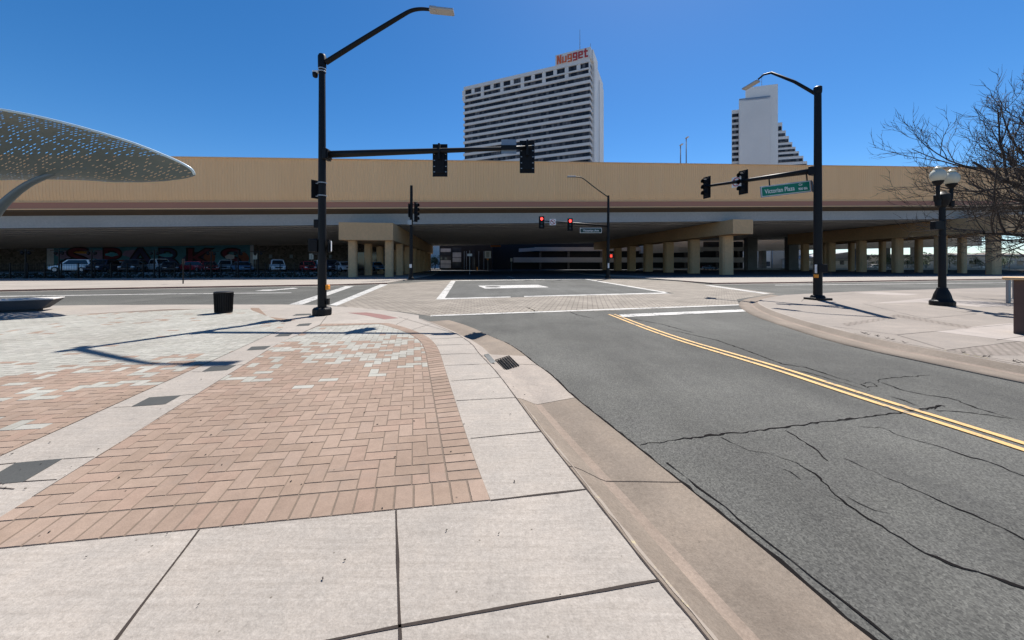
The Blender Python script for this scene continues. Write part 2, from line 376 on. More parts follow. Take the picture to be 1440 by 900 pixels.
def text_mesh(name, body, size, mats, parent=None, loc=(0, 0, 0), rot=(0, 0, 0), extrude=.01, bold=0.0, sx=1.0, align='CENTER'):
    cu = bpy.data.curves.new(name, 'FONT'); cu.body = body; cu.size = size; cu.extrude = extrude; cu.offset = bold
    cu.align_x = align; cu.align_y = 'CENTER'
    t = bpy.data.objects.new('tmp', cu); COL.objects.link(t)
    bpy.context.view_layer.update()
    me = bpy.data.meshes.new_from_object(t.evaluated_get(bpy.context.evaluated_depsgraph_get()))
    bpy.data.objects.remove(t); me.materials.clear(); me.materials.append(M[mats])
    o = bpy.data.objects.new(name, me); COL.objects.link(o); o.location = loc; o.rotation_euler = rot; o.scale = (sx, 1, 1)
    if parent: o.parent = parent
    return o
def resample(pts, n):
    pts = [Vector(p) for p in pts]; L = [0]
    for a, b in zip(pts, pts[1:]): L.append(L[-1] + (b - a).length)
    out = []
    for k in range(n):
        d = L[-1] * k / (n - 1); i = 0
        while i < len(L) - 2 and L[i + 1] < d: i += 1
        f = (d - L[i]) / max(1e-9, L[i + 1] - L[i]); out.append(pts[i].lerp(pts[i + 1], f))
    return out
def smoothline(pts, it=2):
    pts = [Vector(p) for p in pts]
    for _ in range(it):
        q = [pts[0]]
        for a, b in zip(pts, pts[1:]): q += [a.lerp(b, .25), a.lerp(b, .75)]
        q.append(pts[-1]); pts = q
    return pts
def jitter(pts, step, amt):
    n = max(2, int(sum((Vector(b) - Vector(a)).length for a, b in zip(pts, pts[1:])) / step)); q = resample(pts, n)
    return [q[0]] + [p + Vector((random.uniform(-amt, amt), random.uniform(-amt, amt), 0)) for p in q[1:-1]] + [q[-1]]

# ================================================================== GROUND, ROAD, PAVING
RZ = -0.12
mb = MB(); mb.sheet([(-4000, -4000), (4000, -4000), (4000, 4000), (-4000, 4000)], -0.30)
structure(mb.build('ground', 'ground'))
mb = MB(); mb.sheet([(-160, -25), (160, -25), (160, 150), (-160, 150)], RZ)
structure(mb.build('road', 'asphalt'))

# --- left curb and gutter
inner = [(3.4, -7, 0), (1.75, -1.4, 0)] + [G(*p) for p in ((996.6, 900), (925, 816), (825, 688), (760.6, 607), (726, 560), (704.6, 530.7), (688, 511.6), (673, 496.7), (664.4, 484), (646.7, 472), (635.5, 466.7), (613, 457), (589, 447.8))]
outer = [(4.35, -7, RZ), (2.75, -1.4, RZ)] + [G(p[0], p[1], RZ) for p in ((1215, 900), (1110, 808), (1000, 717), (893, 630), (802, 557), (788, 542), (770, 525), (750.5, 512), (732, 496), (712.6, 483.4), (693, 475.6), (660, 459.6), (631, 451))]
inner_s, outer_s = smoothline(inner, 2), smoothline(outer, 2)
NG = 120
I, O = resample(inner_s, NG), resample(outer_s, NG)
# pair the lines section by section so the curb keeps its width
def pair(inner, outer, n=10):
    a, b = [], []
    for k in range(len(inner) - 1):
        for j in range(n):
            a.append(Vector(inner[k]).lerp(Vector(inner[k + 1]), j / n)); b.append(Vector(outer[k]).lerp(Vector(outer[k + 1]), j / n))
    a.append(Vector(inner[-1])); b.append(Vector(outer[-1])); return a, b
I, O = pair(smoothline(inner, 1), smoothline(outer, 1), 6)
prof = [(0.0, 0.0), (.06, -.008), (.12, -.028), (.29, -.098), (.34, -.113), (.40, -.112), (.62, -.106), (1.0, -.098), (1.004, -.13)]
def gutter(name, I, O, a, b, mats, profile, mi_of):
    mb = MB(); m = len(profile); vs = []
    for i in range(a, b + 1):
        for f, z in profile:
            p = I[i].lerp(O[i], f); vs.append((p.x, p.y, z))
    fs = [((i) * m + k, (i) * m + k + 1, (i + 1) * m + k + 1, (i + 1) * m + k) for i in range(b - a) for k in range(m - 1)]
    mb.add(vs, fs); mb.mi = [mi_of(k) for i in range(b - a) for k in range(m - 1)]
    # skirt at the road side so the edge has depth
    return structure(mb.build(name, mats, smooth=True))
nI = len(I) - 1
def nearest(pt): return min(range(len(I)), key=lambda i: (I[i] - Vector(pt)).length)
k1, k2 = nearest(G(727, 560)), nearest(G(668, 489))
gutter('curb_gutter', I, O, 0, k1, ['gutter', 'gutter_dirt'], prof, lambda k: 1 if k in (3, 4) else 0)
gutter('curb_gutter_patch', I, O, k1, k2, ['gutter_pale'], prof, lambda k: 0)
gutter('curb_gutter_far', I, O, k2, nI, ['gutter_pale', 'gutter'], prof, lambda k: 1 if k > 2 else 0)

# --- plaza slab (concrete), its street edge runs along the cross street
street_edge = [G(*p) for p in ((589, 447.8), (606, 446.2))]
far_edge = [G(*p) for p in ((588.9, 443.2), (560, 438.6), (533, 435.5), (503, 432.8), (473, 431), (447.8, 428.9), (400, 428.2), (270, 428.3), (120, 429), (0, 431))]
far_edge += [Vector((-45, 13.2, 0)), Vector((-140, 2, 0))]
plaza = [Vector((p.x, p.y, 0)) for p in I] + far_edge + [Vector((-140, -7, 0))]
mb = MB(); mb.prism(plaza, -.2, 0.0)
structure(mb.build('sidewalk', 'concrete'))

# --- joints scored between the concrete slabs
mb = MB()
def joint(p, q, wd=.012, z=.003): mb.strip(jitter([G(*p), G(*q)], .12, .0015), wd, z, jag=.5)
for p, q, wd in (((557, 718), (563, 900), .014), ((280, 745.5), (163, 900), .014), ((163, 900), (40, 1063), .014), ((563, 900), (570, 1100), .012), ((430, 908), (562, 881), .012), ((562, 881), (925, 816.5), .013), ((0, 1000), (430, 908), .012),
                 ((690, 704), (825, 688), .013), ((662, 616.6), (760.6, 607), .010), ((642, 563.5), (726, 559), .009), ((634, 536), (704.6, 530.7), .010), ((626, 514), (688, 511.6), .010), ((619, 498.5), (673, 496.7), .010), ((613, 485.5), (664.4, 484), .010), ((606, 477), (650, 474.5), .010),
                 ((597, 470.3), (637, 467.3), .011), ((580, 463.5), (606, 455.5), .012), ((557, 456.5), (575, 447), .012), ((560, 445.5), (640, 469), .012), ((451, 455.5), (461, 443), .014), ((461, 443), (490, 440), .012), ((300, 506.5), (320, 517), .0)):
    if wd: joint(p, q, wd)
# edges of the concrete band
for p, q in (((46.5, 699), (390, 484)), ((390, 484), (452, 455.6)), ((-80, 678), (0, 641.5)), ((0, 641.5), (300, 506.5)), ((300, 506.5), (396, 463))):
    joint(p, q, .012)
for p, q in (((-60, 660), (22, 651)), ((89, 645.5), (133, 642.5)), ((33, 677.5), (80, 674.5)), ((-36, 684), (20, 688)), ((160, 573), (184, 572)), ((255, 556), (284, 553.5)), ((333, 513.4), (346, 512.5)), ((270, 523), (283, 523))):
    joint(p, q, .008)
structure(mb.build('sidewalk_joint', 'joint'))
# back-of-curb joint
mb = MB(); mb.strip([p for p in I], .010, .0035, jag=.4); structure(mb.build('curb_joint', 'joint'))
mb = MB(); mb.strip(jitter([I[i] + Vector((.035, .01, 0)) for i in range(4, k1)], .1, .004), .014, -.002, jag=.8); structure(mb.build('curb_paint', 'yellow_faint'))

# --- dark inlay tiles and the red tactile pad
mb = MB()
for q in (((22, 651.2), (89, 645), (33, 677.8), (-36, 684)), ((210, 559), (255, 556), (232.5, 568.6), (184.5, 572)), ((297, 515.5), (333, 513.4), (319.5, 520.6), (283.5, 523)), ((354, 487.6), (381.6, 486.4), (372, 491.5), (346.5, 492.9)),
          ((393, 469.6), (413, 468.4), (406, 472.7), (386, 473.4)), ((421, 455.6), (439, 454.4), (434, 458), (416, 458.8)), ((417, 441.6), (437, 441), (438.5, 442.9), (411, 444.2))):
    mb.sheet([G(*p) for p in q], .003)
structure(mb.build('paving_inlay', 'tile'))
mb = MB(); mb.sheet([G(*p) for p in ((489, 440), (515.6, 439.4), (540, 442.8), (560, 447.4), (541, 449.2), (515, 443.8))], .004)
o = mb.build('tactile_paving', 'tactile'); structure(o)
mb = MB(); mb.sheet([G(*p) for p in ((352, 433), (364, 433.2), (377, 446), (362, 447))], .003); mb.sheet([G(*p) for p in ((364, 446), (378, 445.6), (416, 450), (401, 453))], .003)
structure(mb.build('paving_border', mat_concrete('brown_border', (.22, .155, .115), stain=.15)))

# --- brick fields: every paver is a real bevelled brick, in a herringbone
BW = .131
U = Vector((.989, .148, 0)); V = Vector((-.262, .965, 0))
def clip(poly, conv):
    out = poly
    n = len(conv)
    for i in range(n):
        a, b = conv[i], conv[(i + 1) % n]; inp, out = out, []
        if not inp: return []
        def side(p): return (b.x - a.x) * (p.y - a.y) - (b.y - a.y) * (p.x - a.x)
        for j in range(len(inp)):
            p, q = inp[j], inp[(j + 1) % len(inp)]; sp, sq = side(p), side(q)
            if sp >= 0: out.append(p)
            if (sp >= 0) != (sq >= 0): out.append(p.lerp(q, sp / (sp - sq)))
    return out
def ccw(poly):
    n = len(poly); a = sum(poly[i].x * poly[(i + 1) % n].y - poly[(i + 1) % n].x * poly[i].y for i in range(n))
    return poly if a > 0 else poly[::-1]
PINK = [(.246, .181, .14), (.238, .174, .134), (.254, .188, .147), (.23, .168, .128), (.246, .175, .135)]
PALE = [(.292, .284, .252), (.302, .294, .262), (.28, .273, .242), (.31, .30, .269)]
class Bricks:
    def __init__(s): s.v = []; s.f = []; s.c = []
    def brick(s, poly, col, sh=.0025):
        if len(poly) < 3: return
        c = sum(poly, Vector((0, 0, 0))) / len(poly)
        size = max((p - c).length for p in poly)
        if size < .02: return
        z = .0055 + random.uniform(-.0008, .0008); o = len(s.v); n = len(poly)
        ring = [c + (p - c) * (1 - .002 / max(size, .03)) for p in poly]
        top = [c + (p - c) * (1 - (.002 + sh) / max(size, .03)) for p in poly]
        s.v += [(p.x, p.y, .001) for p in ring] + [(p.x, p.y, z) for p in top]
        fs = [tuple(o + n + k for k in range(n))] + [(o + k, o + (k + 1) % n, o + n + (k + 1) % n, o + n + k) for k in range(n)]
        s.f += fs; k = random.uniform(.95, 1.05)
        for f in fs: s.c += [col[0] * k, col[1] * k, col[2] * k, 1.0] * len(f)
    def build(s, name):
        me = bpy.data.meshes.new(name); me.from_pydata(s.v, [], s.f); me.update()
        at = me.color_attributes.new('tint', 'FLOAT_COLOR', 'CORNER'); at.data.foreach_set('color', s.c)
        me.materials.append(M['brick']); o = bpy.data.objects.new(name, me); COL.objects.link(o); return structure(o)
def herringbone(B, conv, origin, colour):
    conv = ccw(conv); Mx = Matrix(((U.x, V.x), (U.y, V.y))).inverted()
    loc = [(Mx @ Vector((p.x - origin.x, p.y - origin.y))) / BW for p in conv]
    x0, x1 = int(min(p.x for p in loc)) - 3, int(max(p.x for p in loc)) + 3; y0, y1 = int(min(p.y for p in loc)) - 3, int(max(p.y for p in loc)) + 3
    for y in range(y0, y1):
        for x in range(x0, x1):
            r = (x - y) % 4
            if r == 0: q = (x, y, x + 2, y + 1)
            elif r == 3: q = (x, y, x + 1, y + 2)
            else: continue
            e = .021
            a = [(q[0] + e, q[1] + e), (q[2] - e, q[1] + e), (q[2] - e, q[3] - e), (q[0] + e, q[3] - e)]
            poly = [origin + (U * i + V * j) * BW for i, j in a]
            c = sum(poly, Vector((0, 0, 0))) / 4
            pl = clip(poly, conv)
            if pl: B.brick(pl, colour(c))
def soldiers(B, line_out, line_in, colour, wd=BW):
    L = sum((b - a).length for a, b in zip(line_out, line_out[1:])); n = max(2, int(L / wd))
    a, b = resample(line_out, n + 1), resample(line_in, n + 1)
    for k in range(n):
        g = .04
        q = [a[k].lerp(a[k + 1], g), a[k].lerp(a[k + 1], 1 - g), b[k].lerp(b[k + 1], 1 - g), b[k].lerp(b[k + 1], g)]
        c = sum(q, Vector((0, 0, 0))) / 4; q = [p.lerp(c, .02) for p in q]
        B.brick(ccw(q), colour(c))
def pick(L): return random.choice(L)
def col_right(c):
    Y = c.y
    pw = .96 if Y > 8.6 else .9 - (8.6 - Y) / 1.3 * .3 if Y > 7.3 else .6 - (7.3 - Y) / 1.7 * .42 if Y > 5.6 else .13 if Y > 4.75 else 0
    return pick(PALE) if random.random() < pw else pick(PINK)
def col_left(c):
    d = c.y - (5.0 + .62 * (c.x + 7.07)) + .35 * math.sin(c.x * 2.1)
    pw = .97 if d > .9 else .8 if d > .35 else .4 if d > -.3 else .2 if d > -1.3 else .06
    if c.y > 11.3 and c.x < -13: pw = .7
    return pick(PALE) if random.random() < pw else pick(PINK)
def col_pink(c): return pick(PINK)
# right field
lineA0, lineA1 = G(-420, 813.4), G(690, 704)
A_dir = (lineA1 - lineA0).normalized()
curve = smoothline([G(*p) for p in ((690, 704), (664.6, 638.7), (641, 565.8), (625, 516), (619, 495.8), (612, 482.7), (600, 472.5), (580, 463.7), (556.7, 456.8), (545, 454.4))], 2)
def offset(line, d):
    out = []
    for i, p in enumerate(line):
        t = (line[min(i + 1, len(line) - 1)] - line[max(i - 1, 0)]).normalized(); out.append(p + Vector((-t.y, t.x, 0)) * d)
    return out
inner_curve = offset(curve, 2 * BW)
band_r0, band_r1 = G(46.5, 699), G(390, 484)
bd = (band_r1 - band_r0).normalized(); band_near = band_r0 - bd * 2.6; band_far = G(452, 455.6)
B = Bricks()
iv = Vector((-.148, .989, 0))
innerA0, innerA1 = lineA0 + V * 2 * BW, lineA1 + V * 2 * BW
topline_in = [inner_curve[-1], G(452, 459.2)]
field = [p for p in inner_curve if p.y > innerA1.y - .02]
# where the herringbone meets the bottom soldier course
band_side = [G(446, 459.5), band_r1, band_r0, band_near]
conv_r = [innerA1 + (inner_curve[0] - innerA1) * 0] + field + band_side[:2] + [band_r0, band_near + Vector((0, 0, 0))]
# keep it above the soldier line: intersect band with line A
def isect(p, d, q, e):
    den = d.x * e.y - d.y * e.x; t = ((q.x - p.x) * e.y - (q.y - p.y) * e.x) / den; return p + d * t
corner_in = isect(band_r0, bd, innerA0, A_dir); corner_out = isect(band_r0, bd, lineA0, A_dir)
br_in = isect(innerA0, A_dir, inner_curve[0], (inner_curve[1] - inner_curve[0]))
conv_r = [corner_in, br_in] + [p for p in inner_curve if p.y > br_in.y + .05] + [G(446, 459.5), G(392, 483)]
def hull(pts):
    pts = sorted(pts, key=lambda p: (p.x, p.y)); out = []
    for seq in (pts, pts[::-1]):
        h = []
        for p in seq:
            while len(h) > 1 and (h[-1].x - h[-2].x) * (p.y - h[-2].y) - (h[-1].y - h[-2].y) * (p.x - h[-2].x) <= 0: h.pop()
            h.append(p)
        out += h[:-1]
    return out
conv_r = hull(conv_r)
herringbone(B, conv_r, br_in, col_right)
ri = [p for p in conv_r if p in inner_curve or (p - br_in).length < .01]; ri.sort(key=lambda p: p.y); inner_curve = [p + Vector((.006, .002, 0)) for p in ri]
def col_edge(c): return pick(PALE) if c.y > 8.9 and random.random() < .05 else pick(PINK)
k = 0
cu = [p for p in curve]; P_out = isect(innerA0, A_dir, cu[0], (cu[3] - cu[0]))
sol = ccw([corner_out, lineA1, P_out, corner_in])
while k * BW < (lineA1 - corner_out).length + .3:
    a = lineA1 - A_dir * BW * k; q = [a - A_dir * BW * .96, a - A_dir * BW * .04, a - A_dir * BW * .04 + V * 2 * BW * .97, a - A_dir * BW * .96 + V * 2 * BW * .97]
    pl = clip(ccw(q), sol)
    if pl: B.brick(pl, col_pink(a))
    k += 1
soldiers(B, [P_out] + [p for p in curve if p.y > P_out.y + .05], [br_in + Vector((.006, .003, 0))] + [p for p in inner_curve if p.y > br_in.y + .05], col_edge)
soldiers(B, [curve[-1], G(452, 455.6)], [inner_curve[-1] + Vector((0, .05, 0)), G(449, 459.0)], col_pink, .16)
# left field
lf = [G(-330, 790), G(0, 641.5), G(300, 506.5), G(396, 463), G(401, 454.5), G(362, 447.5), G(350, 434.8), G(300, 433.9), G(240, 434.4), G(180, 437), G(105, 443.5), G(30, 455)]
bl = (G(0, 641.5) - G(300, 506.5)).normalized()
lf = [G(300, 506.5) + bl * 6.2, G(300, 506.5), G(396, 463), G(401, 454.5), G(350, 434.8), G(240, 434.6), Vector((-14.6, 11.6, 0)), Vector((-17.5, 10.2, 0)), Vector((-17.5, 1.0, 0))]
herringbone(B, lf, G(300, 506.5), col_left)
B.build('brick_paving')
mb = MB(); mb.sheet([corner_out, lineA1] + [p for p in curve[1:]] + [G(452, 455.6), G(390, 484)], .0018); mb.sheet(lf, .0018)
structure(mb.build('brick_bedding', 'bed'))

# --- crosswalk pavers, asphalt square and painted lines
def GR(px, py): return G(px, py, RZ)
mb = MB(); mb.sheet([GR(*p) for p in ((470, 431.5), (545, 399.5), (640, 393.5), (830, 391.5), (950, 395), (1015, 402.5), (1090, 412.6), (1036, 421), (1040, 429.5), (870, 436.5), (606, 444.5), (560, 438))], RZ + .004)
structure(mb.build('paver_crossing', 'pavers'))
mb = MB(); mb.sheet([GR(*p) for p in ((619, 421), (640, 394.8), (822, 392.2), (946, 412.2))], RZ + .008)
structure(mb.build('road_square', 'asphalt_far'))
mb = MB()
def quad(*ps, z=.012): mb.sheet([GR(*p) for p in ps], RZ + z)
quad((406, 428.6), (425, 428.6), (498, 402.5), (486, 402.5)); quad((463, 429.4), (474, 430.4), (546, 400), (535, 400))
quad((613, 421.4), (624.5, 421.4), (641, 394.8), (634.5, 394.8))
quad((624, 421.4), (718, 418.3), (718, 417.2), (625.5, 419.6)); quad((737, 417.7), (948, 412.8), (940, 411.5), (737, 416.6))
quad((820, 392.6), (826, 392.4), (948, 412.8), (938, 412.4)); quad((640, 395.2), (822, 392.8), (820, 392.2), (641, 394.5))
quad((605, 445.3), (1040, 429.6), (1040, 428.4), (606, 443.6))
quad((870, 442.6), (1047, 435.3), (1049, 438.4), (876, 446.4))
quad((990, 401.4), (1000, 401.4), (1083, 413), (1074, 413.4)); quad((1000, 399.2), (1120, 397.7), (1120, 397.2), (1000, 398.6))
quad((-200, 421.6), (0, 417.6), (240, 413.9), (410, 412.2), (410, 411.6), (240, 413.2), (0, 416.6), (-200, 420.6))
quad((358, 409.3), (378, 409.3), (420, 405.7), (412, 404.9), (390, 407), (370, 407.7))
quad((1090, 401.5), (1440, 397.6), (1440, 397.2), (1090, 401.0))
structure(mb.build('road_marking', 'white'))
mb = MB(); mb.sheet([GR(*p) for p in ((672, 402), (756, 400.6), (772, 404.2), (682, 406))], RZ + .012); structure(mb.build('worn_marking', 'white_worn'))
mb = MB()
ctr = [GR(*p) for p in ((860, 442.2), (940, 473.3), (1050, 505.5), (1107, 522.6), (1210, 557), (1440, 628), (1700, 716))]
ctr.append(ctr[-1] + (ctr[-1] - ctr[-2]).normalized() * 9)
ctr = resample(smoothline(ctr, 2), 60)
for sgn in (-1, 1): mb.strip(offset(ctr, sgn * .098), .088, RZ + .010, jag=.04)
structure(mb.build('centre_line', 'yellow'))

# --- cracks in the asphalt
mb = MB()
def z8(L): return [GR(900 + x / 2.646, 560 + y / 2.646) for x, y in L]
def z7(L): return [GR(940 + x / 2.88, 380 + y / 2.88) for x, y in L]
def crack(pts, wd, amt=.016, step=.055):
    wd *= .95
    q = jitter(pts, step, amt); n = len(q)
    mb.strip(q, [wd * (.3 + .7 * min(1, 6 * i / n, 6 * (n - 1 - i) / n)) * random.uniform(.5, 1.5) for i in range(n)], RZ + .004, jag=.7)
crack(z8([(0, 175), (170, 150), (250, 140), (400, 125), (560, 105), (650, 92), (800, 75), (960, 55), (1100, 38), (1135, 28)]), .020)
crack(z8([(300, 145), (370, 180), (400, 195), (480, 205), (580, 240), (640, 275), (690, 320), (760, 390), (850, 450), (920, 490), (1000, 540), (1060, 575), (1180, 630), (1300, 660), (1429, 710), (1800, 860)]) + [Vector((3.1, .6, 0)), Vector((3.4, -1.2, 0)), Vector((3.3, -3.5, 0)), Vector((3.7, -6.5, 0))], .016, .01)
crack(z8([(540, 120), (600, 155), (650, 185), (680, 215), (700, 235)]), .014, .014)
crack(z8([(760, 225), (850, 265), (1000, 330), (1140, 395), (1250, 440), (1350, 485), (1429, 525), (1700, 640)]) + [Vector((4.1, .8, 0)), Vector((4.5, -1.5, 0)), Vector((4.4, -4, 0)), Vector((4.9, -6.6, 0))], .016)
crack(z8([(810, 105), (900, 110), (990, 150), (1100, 175), (1200, 210), (1300, 240), (1429, 290), (1650, 360)]) + [Vector((5.9, 1.6, 0)), Vector((6.3, 0, 0)), Vector((6.6, -1.6, 0))], .013)
crack(z8([(690, 360), (750, 380), (800, 415)]), .010); crack(z8([(760, 360), (810, 385), (860, 415), (930, 430)]), .006); crack(z8([(520, 260), (560, 270), (600, 305)]), .006); crack(z8([(580, 240), (640, 245)]), .008); crack(z8([(640, 275), (680, 305)]), .01)
crack(z7([(0, 240), (100, 262), (200, 285), (330, 330), (460, 380), (560, 395), (700, 440), (800, 470)]), .022, .015)
crack(z7([(860, 455), (960, 490), (1060, 508), (1150, 520), (1250, 560), (1390, 600)]), .016); crack(z7([(1060, 425), (860, 440), (850, 455)]), .012); crack(z7([(500, 400), (600, 425), (700, 455), (820, 490)]), .016); crack(z7([(890, 510), (960, 530), (1010, 550)]), .014)
crack(z7([(1010, 565), (1110, 548), (1120, 555)]), .02); crack(z7([(1080, 570), (1210, 575), (1440, 610)]), .014); crack(z7([(780, 460), (800, 475), (850, 470), (820, 455), (785, 460)]), .012)
crack([GR(x, y) for x, y in ((740, 432), (752, 437), (750, 441))], .05); crack([GR(x, y) for x, y in ((860, 443), (930, 456), (975, 468))], .03); crack([GR(x, y) for x, y in ((800, 438), (812, 443), (835, 448))], .03)
# broken asphalt edge along the gutter
e = [p for p in O if -6.5 < p.y < 9]
q = jitter([p + Vector((.03, .01, 0)) for p in e], .09, .007)
mb.strip(q, .030, RZ + .0045, jag=.8)
q = jitter([p + Vector((.11, .03, 0)) for p in e if p.y < 3.2], .12, .012); mb.strip(q, .010, RZ + .0048, jag=1.2)
structure(mb.build('road_crack', 'crack'))
# gutter joints
mb = MB()
def gjoint(i, wd=.010):
    for (f0, a), (f1, b) in zip(prof, prof[1:]):
        p, q = I[i].lerp(O[i], f0), I[i].lerp(O[i], f1); d = Vector((0, wd / 2, 0)); up = Vector((0, 0, .002))
        p = Vector((p.x, p.y, a)) + up; q = Vector((q.x, q.y, b)) + up; mb.add([p - d, q - d, q + d, p + d], [(0, 1, 2, 3)])
gjoint(nearest(G(800, 654))); gjoint(k1, .006); gjoint(nearest(G(676, 500)), .01)
structure(mb.build('gutter_joint', 'joint'))

# --- storm drain
e = empty('storm_drain', G(713, 512, -.115), 'black iron storm drain grate with kerb inlet beside the pale gutter patch', 'drain')
def rel(p): return Vector(p) - e.location
c4 = [rel(G(*p, -.118)) for p in ((696.7, 508.2), (715.6, 502.2), (729.7, 516), (709, 521.4))]
mb = MB(); zb = .004
mb.add([(p.x, p.y, zb) for p in c4], [(3, 2, 1, 0)][:1]); mb.f[-1] = (0, 1, 2, 3)
n4 = Vector((0, 0, 1)); mb.build('drain_shade_sheet', 'dark', e)  # flat sheet coloured near-black as the unlit hole under the grate
mb = MB()
for k in range(7):
    a, b = c4[0].lerp(c4[1], k / 6), c4[3].lerp(c4[2], k / 6); mb.tube([(a.x, a.y, .02), (b.x, b.y, .02)], .010, 5)
for k in range(9):
    a, b = c4[0].lerp(c4[3], k / 8), c4[1].lerp(c4[2], k / 8); mb.tube([(a.x, a.y, .024), (b.x, b.y, .024)], .007, 5)
mb.build('grate', 'black_matt', e)
q = [rel(G(*p, 0)) for p in ((680.5, 498), (687, 497), (697.5, 509), (690, 510.5))]
mb = MB(); mb.add([(p.x, p.y, .112) for p in q], [(0, 1, 2, 3)]); mb.build('inlet', mat_concrete('inlet_iron', (.16, .165, .16), stain=.5, speck=.5, blot=6), e)
# --- manhole in the square
c = GR(693, 403.6)
mb = MB(); mb.lathe([(.62, 0), (.62, .012), (.60, .016), (0.001, .016)], (0, 0, 0), 24)
o = mb.build('manhole_cover', 'black_matt', loc=(c.x, c.y, RZ + .013)); tag(o, 'round dark manhole cover inside the worn white box in the intersection', 'manhole')

# ================================================================== RIGHT CORNER
RI = [G(*p) for p in ((1436.9, 513.4), (1363, 499), (1242, 477.6), (1184.5, 464), (1123.8, 448.6), (1088.6, 436.7), (1072.7, 429.6), (1066, 424.5), (1076, 419.5), (1105, 414.6))]
RO = [G(p[0], p[1], RZ) for p in ((1440, 539.6), (1370, 525), (1203.6, 489.5), (1146, 473.5), (1101.4, 459), (1059.9, 444.7), (1040.7, 433.5), (1038.5, 426), (1048.7, 420.6), (1085.4, 414.6))]
RI = [Vector((11.3, -7, 0)), Vector((9.2, 1.5, 0))] + RI; RO = [Vector((10.4, -7, 0)), Vector((8.25, 1.5, 0))] + RO
I2, O2 = pair(smoothline(RI, 1), smoothline(RO, 1), 6)
gutter('corner_curb', I2, O2, 0, len(I2) - 1, ['gutter_pale', 'gutter', 'gutter_dirt'], prof, lambda k: 0 if k < 1 else 2 if k in (3, 4) else 1).data.update()
edge_r = [G(*p) for p in ((1203.6, 409.8), (1299.5, 407.2), (1440, 403.4))] + [Vector((60, 32.5, 0)), Vector((150, 44, 0)), Vector((150, -7, 0))]
mb = MB(); mb.prism([Vector((p.x, p.y, 0)) for p in I2] + edge_r, -.2, 0.0)
structure(mb.build('corner_sidewalk', 'concrete_right'))
mb = MB(); mb.strip(jitter(I2[10:60], .1, .003), .03, .0035, jag=.6); structure(mb.build('corner_curb_paint', 'yellow_faint'))
def c7(L): return [G(980 + x / 3.13, 400 + y / 3.13) for x, y in L]
mb = MB(); mb.sheet(c7([(1050, 207), (1290, 178), (1480, 164), (1620, 190), (1520, 262), (1320, 240)]), .0025); mb.sheet(c7([(690, 36), (800, 33), (980, 43), (930, 48), (800, 44)]), .0025); mb.sheet(c7([(760, 84), (1020, 60), (1240, 72), (1410, 92), (1250, 100), (980, 78)]), .0022)
structure(mb.build('pale_slab', 'concrete_new'))
mb = MB(); mb.sheet(c7([(1110, 290), (1420, 250), (1560, 262), (1480, 325), (1440, 312), (1215, 312)]), .0026); mb.sheet(c7([(640, 172), (860, 140), (880, 146), (660, 184)]), .0026); mb.sheet(c7([(850, 138), (880, 132), (1210, 186), (1190, 194)]), .0026)
structure(mb.build('pitted_slab', mat_pavers('pitted_concrete', (.225, .19, .168), (.14, .12, .10), .12, .12, 20)))
mb = MB()
for a, b in (((880, 222), (1420, 172)), ((1000, 150), (1230, 130)), ((1100, 290), (1420, 250)), ((730, 85), (1000, 150)), ((600, 185), (880, 222)), ((880, 222), (1090, 285)), ((740, 85), (1010, 100)), ((1230, 130), (1010, 100)), ((1215, 312), (1480, 352)), ((460, 75), (475, 60)), ((475, 60), (700, 40)), ((1320, 245), (1440, 228))):
    mb.strip(jitter(c7([a, b]), .2, .004), .016, .0035, jag=.5)
structure(mb.build('corner_joint', 'joint'))
mb = MB()
for i in range(14):
    p = c7([(random.uniform(620, 900), 0)])[0] if False else I2[random.randrange(30, 60)] + Vector((random.uniform(.05, .25), random.uniform(-.1, .1), 0))
    for k in range(5):
        a = random.uniform(0, 6.28); L = random.uniform(.03, .09); mb.tube([p + Vector((0, 0, .002)), p + Vector((math.cos(a) * L, math.sin(a) * L, random.uniform(.01, .05)))], [.004, .001], 4)
tag(mb.build('dry_weeds', 'bark'), 'dry brown weeds sprouting behind the corner kerb', 'weeds', kind='stuff')

# ================================================================== FAR SIDEWALK
far_curb = [Vector((-140, 8, 0)), G(-200, 413), G(0, 407.6), G(77, 406), G(240, 403.2), G(480, 399.5), G(545, 397.5)]
far_curb2 = [G(960, 394.5), G(1000, 397.6), G(1100, 396.6), G(1270, 393.8), G(1440, 391.2), Vector((150, 62, 0))]
def farwalk(name, line, back):
    mb = MB(); mb.prism(line + back, -.2, 0.0); structure(mb.build(name, 'concrete'))
    mb = MB(); l2 = [p + Vector((0, -.16, 0)) for p in line]
    mb.prism([p + Vector((0, -.002, 0)) for p in line] + l2[::-1], -.2, -.004); structure(mb.build(name + '_kerb', mat_concrete('kerb_shade_brown', (.30, .185, .145), speck=0)))  # brown colour carries the shade on the kerb's front face
    mb = MB(); l3 = [p + Vector((0, -.75, 0)) for p in line]
    mb.prism([p + Vector((0, -.165, 0)) for p in line] + l3[::-1], -.2, RZ + .006); structure(mb.build(name + '_gutter', 'concrete'))
farwalk('far_sidewalk', far_curb, [Vector((-13.2, 60, 0)), Vector((-22, 110, 0)), Vector((-190, 88, 0))])
farwalk('far_corner_sidewalk', far_curb2, [Vector((150, 150, 0)), Vector((9, 150, 0)), Vector((13, 62, 0))])
def bl_(u, v):
    a = math.atan(.133); return (math.cos(a) * u - math.sin(a) * v, 52 + math.sin(a) * u + math.cos(a) * v)
mb = MB(); mb.prism([bl_(-150, .4), bl_(-24.6, .4), bl_(-24.6, 38), bl_(-150, 38)], -.1, .60)
structure(mb.build('parking_lot', mat_concrete('lot_bounce_pale', (.30, .29, .28), speck=0)))  # lot surface coloured paler to bounce light up onto the cars
